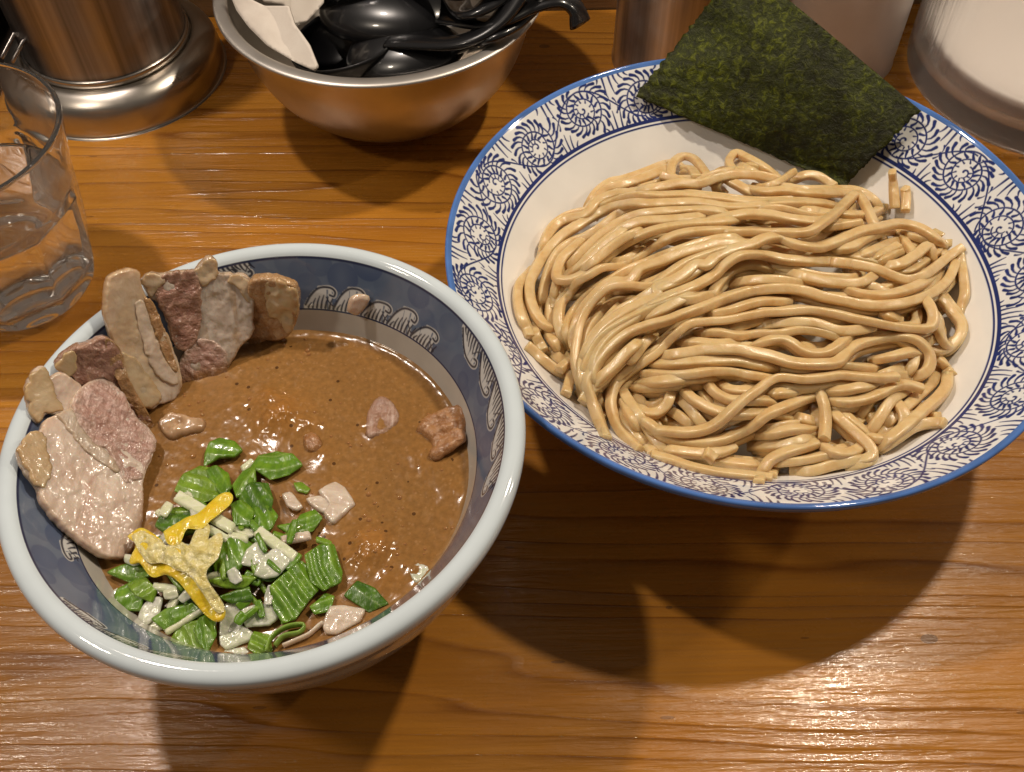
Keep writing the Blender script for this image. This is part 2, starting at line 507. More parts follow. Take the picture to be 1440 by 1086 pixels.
def big_bowl():
    root = thing('noodle_bowl', (BC[0], BC[1], 0), 'wide flared white bowl with navy spiral border and blue rim, holding noodles', 'bowl')
    inner = smooth_profile([(0.01, 1.0), (3, 1.1), (5.5, 1.95), (7.5, 3.35), (8.6, 4.4), (9.32, 5.12)], .2)
    body = inner
    m_white = ceramic('white_glaze', tuple(C_INT))
    V, Fq = lathe(body, 160, BC)
    obj('bowl_inside', V, Fq, m_white, root)
    # painted border: from the double line out to the lip
    prof = np.array(smooth_profile([(9.32, 5.12), (9.9, 5.68), (10.6, 6.32), (11.1, 6.80), (11.24, 6.93)], .026))
    nv = len(prof); L = np.r_[0, np.cumsum(np.linalg.norm(np.diff(prof, axis=0), axis=1))]
    nu = 2500; rmid = 10.35; circ = 2 * np.pi * rmid; du = circ / nu; dv = L[-1] / (nv - 1); H = L[-1]
    buf = np.zeros((nv, nu), np.float32)
    lineA, lineB = 0.10, 0.30
    uu = np.linspace(0, circ, 400)
    stamp(buf, np.c_[uu, np.full(400, lineA)], .085, True, du, dv)
    stamp(buf, np.c_[uu, np.full(400, lineB)], .16, True, du, dv)
    N = 22; sp_ = circ / N
    rs = np.random.default_rng(3)
    mid = (lineB + H) / 2 + .03
    cen = [((k + .5) * sp_ + rs.uniform(-.12, .12), mid + (.16 if k % 2 else -.18) + rs.uniform(-.04, .04), 1 if k % 2 else -1, rs.uniform(1.08, 1.22)) for k in range(N)]
    def inside_cell(p, k):
        u, v = p
        if v < lineB + .05 or v > H - .01: return False
        for j in (k - 1, k + 1):
            cu, cv, _, sc = cen[j % N]
            if j < 0: cu -= circ
            if j >= N: cu += circ
            if math.hypot(u - cu, v - cv) < .82 * sc + .10: return False
        return True
    for k, (cu, cv, sg, sc) in enumerate(cen):
        ph0 = rs.uniform(0, 6.28)
        P = lambda rho, a: (cu + rho * math.cos(a), cv + sg * rho * math.sin(a))
        # hook in the middle, core ring, first whorl
        A = np.linspace(0, 4.4, 16); stamp(buf, [P(.05 + .042 * a, ph0 + a) for a in A], np.linspace(.10, .05, 16), True, du, dv)
        A = np.linspace(0, 2 * np.pi * 1.0 + .2, 48)
        r1 = lambda a: (.27 + .040 * a) * sc
        stamp(buf, [P(r1(a), ph0 + 1.6 + a) for a in A], .068, True, du, dv)
        A2 = np.linspace(0, 2 * np.pi + .1, 60)
        r2 = lambda a: (.56 + .042 * a) * sc
        stamp(buf, [P(r2(a), ph0 + 1.8 + a) for a in A2], .075, True, du, dv)
        # ticks between whorls (start on the outer line, run inward)
        for a in np.arange(0, 6.28, .40):
            a += rs.uniform(-.04, .04); ro = r2(a) * .99; ri = r1((a + .2) % 6.4) + .03
            e = ri + (ro - ri) * rs.uniform(.05, .30)
            stamp(buf, [P(ro, ph0 + 1.8 + a), P((ro + e) / 2, ph0 + 1.84 + a), P(e, ph0 + 1.97 + a)], [.055, .095, .13], True, du, dv)
        for a in np.arange(.9, 6.28, .62):
            a += rs.uniform(-.06, .06); ro = r1(a); e = ro - .15
            stamp(buf, [P(ro, ph0 + 1.6 + a), P(e, ph0 + 1.74 + a)], [.04, .08], True, du, dv)
        # outer comb strokes, bent, thick at the outer end
        for a in np.arange(0, 6.28, .265):
            a += rs.uniform(-.03, .03); ro = r2(a) + .05
            for ln in (rs.uniform(.34, .46), .26, .18):
                pts = [P(ro + ln * t, ph0 + 1.8 + a + .26 * t * t) for t in (0, .35, .7, 1)]
                if all(inside_cell(q, k) for q in pts):
                    stamp(buf, pts, [.06, .08, .12, .155], True, du, dv); break
        # vine linking to the next whorl
        nu_, nv_, nsg, nsc = cen[(k + 1) % N]
        if k == N - 1: nu_ += circ
        t = np.linspace(0, 1, 30)
        lo_ = lineB + .28; hi_ = H - .22
        y0, y1 = (hi_, lo_) if sg > 0 else (lo_, hi_)
        vx = cu + (nu_ - cu) * (.05 + .9 * t); vy = y0 + (y1 - y0) * (3 * t * t - 2 * t ** 3)
        stamp(buf, np.c_[vx, vy], .072, True, du, dv)
        # corner combs either side of the vine
        for q in np.arange(.03, .99, .075):
            i = int(q * 29); bx, by = vx[i], vy[i]
            for sd in (1, -1):
                ed = lineB + .05 if sd < 0 else H - .02
                ln = min(abs(ed - by) - .02, .32)
                if ln < .1: continue
                pts = [(bx + .10 * t2 * t2, by + sd * (.07 + (ln - .07) * t2)) for t2 in (0, .4, .75, 1)]
                bad = any(math.hypot(p[0] - c2[0], p[1] - c2[1]) < 1.16 * c2[3] for p in pts for c2 in ((cu, cv, 0, sc), (nu_, nv_, 0, nsc)))
                if not bad: stamp(buf, pts, [.035, .05, .075, .095], True, du, dv)
    for u in np.arange(0, circ, .235):
        u += rs.uniform(-.03, .03)
        for v0, s2 in ((H - .01, -1), (lineB + .05, 1)):
            for ln in (.78, .62, .48, .36, .25, .17):
                ln *= rs.uniform(.92, 1.06)
                bend = .16 * math.sin(u * 2.1)
                pts = [(u + bend * t * t, v0 + s2 * ln * t) for t in (0, .35, .7, 1)]
                dmin = min(math.hypot(p[0] - c2[0] - o_, p[1] - c2[1]) / c2[3] for p in pts[1:] for c2 in cen for o_ in (-circ, 0, circ))
                if dmin > 1.16:
                    stamp(buf, pts, [.10, .085, .065, .04], True, du, dv); break
    th = np.arange(nu) / nu * 2 * np.pi
    R = prof[:, 0][:, None]; Z = prof[:, 1][:, None]
    V = np.stack([BC[0] + R * np.cos(th), BC[1] + R * np.sin(th), np.broadcast_to(Z, (nv, nu))], -1).reshape(-1, 3)
    tone = 1 + .35 * fbm(np.c_[np.tile(np.arange(nu) * du * 1.5, nv), np.repeat(np.arange(nv) * dv * 1.5, nu)], 5)
    b = buf.reshape(-1, 1)
    bleed = np.array([.66, .70, .78])
    near = np.zeros_like(buf)
    for s_ in range(-4, 5, 2):
        near += np.roll(buf, s_, 1) / 5
    ground = WHITE * (1 - .35 * near.reshape(-1, 1)) + bleed * (.35 * near.reshape(-1, 1))
    ink = NAVY * tone[:, None] + np.array([.01, .012, .03])
    C = ground * (1 - b) + ink * b
    I, J = np.meshgrid(np.arange(nv - 1), np.arange(nu), indexing='ij')
    a_ = I * nu + J; b_ = I * nu + (J + 1) % nu
    obj('painted_border', V, np.stack([a_, b_, b_ + nu, a_ + nu], -1).reshape(-1, 4), ceramic('blue_and_white_glaze', attr=True), root, colors=C)
    lip = smooth_profile([(11.24, 6.93), (11.32, 7.0), (11.40, 7.05), (11.47, 7.02), (11.49, 6.92), (11.44, 6.72), (11.26, 6.4), (11.0, 6.08), (10.2, 5.25)], .05)
    V, Fq = lathe(lip, 256, BC)
    cc = np.repeat([BLUE * (1 if z > 6.3 else 1) for r, z in lip], 256, axis=0)
    cc = cc * (1 + .35 * fbm(V * 1.3, 8)[:, None])
    obj('rim', V, Fq, ceramic('blue_glaze', attr=True), root, colors=cc)
    out = smooth_profile([(10.2, 5.25), (9, 4.15), (7, 2.5), (5, 1.4), (4.1, 1.0)], .2)
    V, Fq = lathe(out, 128, BC); obj('bowl_outside', V, Fq, m_white, root)
    foot = smooth_profile([(4.1, 1.0), (4.05, .6), (3.95, 0.02), (3.6, .0), (3.5, .6), (3.3, .75), (.01, .8)], .2)
    V, Fq = lathe(foot, 96, BC); obj('foot_ring', V, Fq, m_white, root)
    return root
big_bowl()

def bowl_z(x, y):
    r = np.hypot(x - BC[0], y - BC[1])
    return np.interp(r, [0, 3, 5.5, 7.5, 8.6, 9.49, 10.5, 11.2, 11.5], [1.0, 1.1, 1.95, 3.35, 4.4, 5.3, 6.2, 6.85, 7.0])

# ================================================================== small bowl
BAND = [(6.30, 7.26), (6.5, 7.68), (6.90, 8.42), (7.23, 9.03)]
def small_bowl():
    root = thing('soup_bowl', (SC[0], SC[1], 0), 'smaller deep bowl with thick pale rim and grey blue waves inside, full of soup', 'bowl')
    pale = np.array([.62, .70, .75]); grey = np.array([.50, .47, .42])
    inn = smooth_profile([(.01, 1.3), (3, 1.8), (4.8, 3.8), (5.6, 5.5), (5.98, 6.4), (6.30, 7.26)], .15)
    V, Fq = lathe(inn, 128, SC)
    C = np.broadcast_to(grey, (len(V), 3)) * (1 + .12 * fbm(V * 1.2, 3)[:, None])
    obj('bowl_inside', V, Fq, ceramic('inner_glaze', attr=True), root, colors=C)
    prof = np.array(smooth_profile(BAND, .026)); nv = len(prof)
    L = np.r_[0, np.cumsum(np.linalg.norm(np.diff(prof, axis=0), axis=1))]; H = L[-1]
    nu = 1600; circ = 2 * np.pi * 6.75; du = circ / nu; dv = H / (nv - 1)
    U, Vv = np.meshgrid(np.arange(nu) * du, np.arange(nv) * dv)
    # the wash: pale grey blue with overlapping darker brush dabs
    thg = U / 6.75
    cyl = np.stack([np.cos(thg) * 6.75, np.sin(thg) * 6.75, Vv], -1).reshape(-1, 3)
    wash = .5 + .5 * fbm(cyl * .8, 11).reshape(nv, nu)
    dab = np.zeros((nv, nu)); rs = np.random.default_rng(5)
    for k in range(150):
        cu, cv, rr, st = rs.uniform(0, circ), rs.uniform(.1, H - .05), rs.uniform(.28, .62), rs.uniform(.10, .50)
        d = np.abs(U - cu); d = np.minimum(d, circ - d)
        e = np.hypot(d, Vv - cv)
        dab = np.maximum(dab, st * np.clip((rr - e) / .05 + .5, 0, 1) * (.55 + .45 * np.clip(e / rr, 0, 1)))
    base = np.array([.088, .125, .205]); dark = np.array([.020, .036, .110]); lt = np.array([.24, .28, .34])
    C = base + (lt - base) * (np.clip(wash, 0, 1)[..., None] ** 1.5) * .8
    C = C * (1 - dab[..., None]) + (dark * 1.3) * dab[..., None]
    white = np.zeros((nv, nu), np.float32); ink = np.zeros((nv, nu), np.float32)
    def ang(px_, py_, z):
        p = unp([(px_, py_)], z)[0]; return math.atan2(p[1] - SC[1], p[0] - SC[0]) % (2 * math.pi)
    def crest(a0, a1, base_v, sd, h, seed, teeth=.16):
        """a breaking wave from angle a0 to a1 (rad) standing on base_v, sd = +1 up the wall"""
        r2 = np.random.default_rng(seed)
        a1 = a0 + (a1 - a0 + math.pi) % (2 * math.pi) - math.pi
        u0, u1 = a0 * 6.75, a1 * 6.75
        n = max(2, int(abs(u1 - u0) / 1.05)); xs = np.linspace(u0, u1, n + 1); dirn = 1 if u1 > u0 else -1
        for i in range(n):
            xa, xb = xs[i], xs[i + 1]; w = abs(xb - xa); hh = h * r2.uniform(.8, 1.1)
            back = [(xa, .12), (xa + dirn * w * .22, hh * .62), (xa + dirn * w * .5, hh * .95), (xa + dirn * w * .85, hh)]
            hook = [(xa + dirn * w * 1.02, hh * .84), (xa + dirn * w * .98, hh * .62), (xa + dirn * w * .84, hh * .66)]
            low = [(xa + dirn * w * .72, hh * .55), (xa + dirn * w * .86, hh * .25), (xa + dirn * w * 1.02, .10)]
            tv = lambda q: [(x, base_v + sd * y) for x, y in q]
            for t in np.linspace(0, 1, 12):     # body
                p = catmull(np.array(back), .1); j = int(t * (len(p) - 1))
                stamp(white, tv([(p[j][0], .02), (p[j][0], p[j][1] - .03)]), .14, True, du, dv)
            stamp(white, tv(catmull(np.array(back[2:] + hook), .06)), .16, True, du, dv)
            stamp(ink, tv(catmull(np.array(back + hook), .06)), .085, True, du, dv)
            stamp(ink, tv(catmull(np.array(low), .06)), .045, True, du, dv)
            for x in np.arange(.10, w, teeth):   # foam fingers
                xx = xa + dirn * x; top = np.interp(x, [0, w * .25, w * .5, w], [.12, hh * .6, hh * .8, hh * .55])
                if top < .1: continue
                stamp(ink, tv([(xx, .03), (xx + dirn * .05, top * .45), (xx + dirn * .13, top * .8)]), [.09, .065, .04], True, du, dv)
    crest(ang(430, 430, 7.4), ang(612, 492, 7.4), .08, 1, .85, 1)
    crest(ang(648, 470, 8.6), ang(694, 700, 8.2), H - .10, -1, .92, 2, .15)
    crest(ang(300, 372, 8.6), ang(352, 366, 8.6), H - .10, -1, .55, 3, .15)
    crest(ang(92, 690, 7.8), ang(60, 790, 8.2), .10, 1, .55, 4, .2)
    crest(ang(80, 860, 8.6), ang(270, 935, 8.6), H - .10, -1, .42, 6, .13)
    crest(ang(150, 470, 7.6), ang(95, 560, 7.6), .10, 1, .55, 7, .2)
    C = C * (1 - .85 * white[..., None]) + np.array([.72, .71, .68]) * .85 * white[..., None]
    C = C * (1 - .93 * ink[..., None]) + np.array([.018, .018, .035]) * .93 * ink[..., None]
    for v0, w in ((.03, .07), (H - .06, .085)):
        k = np.clip((w / 2 - np.abs(Vv - v0)) / dv + .5, 0, 1)[..., None]
        C = C * (1 - k) + np.array([.03, .036, .085]) * k
    top = np.clip((Vv - (H - .02)) / .02, 0, 1)[..., None]
    C = C * (1 - top) + pale * top
    th = np.arange(nu) / nu * 2 * np.pi
    R = prof[:, 0][:, None]; Z = prof[:, 1][:, None]
    V = np.stack([SC[0] + R * np.cos(th), SC[1] + R * np.sin(th), np.broadcast_to(Z, (nv, nu))], -1).reshape(-1, 3)
    I, J = np.meshgrid(np.arange(nv - 1), np.arange(nu), indexing='ij')
    a_ = I * nu + J; b_ = I * nu + (J + 1) % nu
    obj('painted_waves', V, np.stack([a_, b_, b_ + nu, a_ + nu], -1).reshape(-1, 4), ceramic('wave_glaze', attr=True, rough=.09), root, colors=C.reshape(-1, 3))
    lip = smooth_profile([(7.23, 9.03), (7.32, 9.12), (7.48, 9.18), (7.68, 9.15), (7.81, 9.04), (7.85, 8.86), (7.81, 8.62), (7.68, 8.25), (7.5, 7.7)], .05)
    V, Fq = lathe(lip, 224, SC)
    zz = V[:, 2]; k = np.clip((9.06 - zz) / .55, 0, 1)[:, None] * (np.hypot(V[:, 0] - SC[0], V[:, 1] - SC[1]) > 7.5)[:, None]
    k2 = np.clip(.5 + .7 * fbm(V * .45, 4), 0, 1)[:, None]
    C = pale * (1 - k * (.35 + .5 * k2)) + np.array([.22, .33, .52]) * k * (.35 + .5 * k2)
    obj('rim', V, Fq, ceramic('pale_glaze', attr=True, rough=.06), root, colors=C)
    out = smooth_profile([(7.5, 7.7), (7.1, 6.3), (6.3, 4.2), (5.1, 2.3), (4.0, 1.25), (3.7, 1.0)], .15)
    V, Fq = lathe(out, 128, SC)
    C = np.broadcast_to(np.array([.40, .47, .55]), (len(V), 3)) * (1 + .2 * fbm(V * .8, 9)[:, None])
    obj('bowl_outside', V, Fq, ceramic('outer_glaze', attr=True), root, colors=C)
    foot = smooth_profile([(3.7, 1.0), (3.62, .5), (3.5, 0.02), (3.15, 0), (3.05, .6), (.01, .8)], .2)
    V, Fq = lathe(foot, 96, SC); obj('foot_ring', V, Fq, ceramic('foot_glaze', (.5, .5, .48)), root)
small_bowl()

# ================================================================== soup
ZS = 6.4
LUMPS = [((400, 585), .95, .42, .9), ((375, 560), .5, .16, .6), ((520, 772), .85, .36, .8), ((535, 600), .7, .10, .25), ((455, 640), .5, .10, .25), ((440, 600), .4, .16, .5),
         ((600, 640), .8, .08, .2), ((640, 690), .6, .05, .1), ((545, 815), .6, .10, .4), ((330, 570), .7, .06, .1), ((585, 800), .5, .16, .0), ((480, 690), .9, .05, .15)]
def soup_height(x, y):
    """height of the soup surface (with the soft lumps under it) and an oil weight"""
    P = np.c_[x, y]
    r = np.hypot(x - SC[0], y - SC[1])
    z = ZS + .03 * fbm(P * .9, 2) + .010 * fbm(P * 4, 9)
    z = z + .10 * np.exp(-np.clip(6.02 - r, 0, 9) / .12)
    oil = np.zeros(len(P))
    for (c, rad, h, o) in LUMPS:
        q = unp([c], ZS)[0]
        d2 = ((x - q[0]) ** 2 + (y - q[1]) ** 2) / rad ** 2
        g = np.exp(-d2 * 1.4) * (1 + .35 * fbm(P * 3.2, 21))
        z = z + h * g; oil = np.maximum(oil, o * np.clip(g * 1.1, 0, 1))
    return z, oil
def soup():
    nr, nt = 200, 520
    rr = np.sqrt(np.linspace(0.0001, 1, nr)) * 6.03
    th = np.linspace(0, 2 * np.pi, nt, endpoint=False)
    X = SC[0] + rr[:, None] * np.cos(th); Y = SC[1] + rr[:, None] * np.sin(th)
    z, oil = soup_height(X.ravel(), Y.ravel())
    P = np.c_[X.ravel(), Y.ravel()]
    base = np.array([.285, .142, .042]); pale = np.array([.38, .215, .09]); dk = np.array([.215, .098, .027]); org = np.array([.40, .165, .030])
    n1 = np.clip(.5 + .7 * fbm(P * .9, 31), 0, 1)[:, None]; n2 = np.clip(fbm(P * 7, 41) * 1.5 - .35, 0, 1)[:, None]
    C = base * (1 - .3 * n1) + dk * .3 * n1
    C = C * (1 - .55 * n2) + pale * .55 * n2
    C = C * (1 - oil[:, None] * .6) + org * oil[:, None] * .6
    r = np.hypot(P[:, 0] - SC[0], P[:, 1] - SC[1])
    e = np.clip((r - 5.85) / .15, 0, 1)[:, None]
    C = C * (1 - .35 * e) + np.array([.40, .24, .11]) * .35 * e
    V = np.c_[P, z]
    I, J = np.meshgrid(np.arange(nr - 1), np.arange(nt), indexing='ij')
    a_ = I * nt + J; b_ = I * nt + (J + 1) % nt
    w = M('soup_broth')
    n = w.noise(w.map((500, 500, 500)), 1.0, 4, .65)
    fl = w.voro(w.map((520, 520, 520)), 1.0)
    fm = w.math('MULTIPLY', w.math('LESS_THAN', fl, .24), w.math('GREATER_THAN', w.noise(w.map((200, 200, 200)), 1.0, 1), .50))
    c = w.mix(w.math('MULTIPLY', fm, .38), w.attr(), (.40, .22, .095))
    ds = w.voro(w.map((210, 210, 210)), 1.0)
    dm = w.math('MULTIPLY', w.math('LESS_THAN', ds, .13), w.math('GREATER_THAN', w.noise(w.map((90, 90, 90)), 1.0, 1), .52))
    c = w.mix(w.math('MULTIPLY', dm, .8), c, (.05, .018, .006))
    c = w.mix(1.0, c, w.ramp(n, [(.3, (.80, .80, .80)), (.7, (1.14, 1.14, 1.14))]), 'MULTIPLY')
    w.set(Base_Color=c, Roughness=w.math('ADD', w.math('MULTIPLY', n, .12), .10))
    w.set(**{'Subsurface Weight': .08, 'Subsurface Radius': (.004, .002, .001), 'Subsurface Scale': 1.0, 'Specular IOR Level': .42})
    b = w.bump(n, .00012, .30)
    w.bump(w.noise(w.map((110, 110, 110)), 1.0, 2, .5), .0006, .20, b)
    o = obj('soup', V, np.stack([a_, b_, b_ + nt, a_ + nt], -1).reshape(-1, 4), w.m, colors=C, origin=(SC[0], SC[1], ZS))
    tag(o, 'thick brown broth filling the smaller bowl', 'soup')
    # oil beads and bubbles riding on the broth
    parts = []
    r3 = np.random.default_rng(12)
    th6 = np.linspace(0, 2 * np.pi, 10, endpoint=False)
    seeds = []
    for k in range(170):
        if k % 3:
            c0 = [(300, 612), (265, 560), (480, 610), (555, 655), (520, 740), (440, 700), (625, 560), (250, 640), (610, 765), (410, 480), (360, 500), (655, 620), (545, 790), (240, 790)][r3.integers(14)]
            c0 = np.array(c0) + r3.normal(0, 22, 2)
        else:
            c0 = r3.uniform((230, 480), (650, 830))
        q = unp([c0], ZS)[0]
        if np.hypot(q[0] - SC[0], q[1] - SC[1]) < 5.9: seeds.append(q[:2])
    for q in seeds:
        R = r3.uniform(.022, .065) if r3.random() > .1 else r3.uniform(.07, .1)
        zc = soup_height(np.array([q[0]]), np.array([q[1]]))[0][0]
        Vs = [np.c_[q[0] + R * f * np.cos(th6), q[1] + R * f * np.sin(th6), np.full(10, zc + R * g)] for f, g in ((1.15, -.25), (1, .1), (.72, .5), (.35, .72))]
        Vs.append(np.array([[q[0], q[1], zc + R * .78]]))
        Fs = [(i * 10 + j, i * 10 + (j + 1) % 10, (i + 1) * 10 + (j + 1) % 10, (i + 1) * 10 + j) for i in range(3) for j in range(10)]
        Fs += [(30 + j, 30 + (j + 1) % 10, 40) for j in range(10)]
        parts.append((np.vstack(Vs), Fs))
    V, F = merge(parts)
    b = M('oil_bubble'); b.set(Base_Color=(.34, .155, .05), Roughness=.06); b.set(**{'Coat Weight': .5, 'Specular IOR Level': .7})
    o2 = obj('bubbles', V, F, b.m, parent=o); o2['kind'] = 'stuff'
soup()

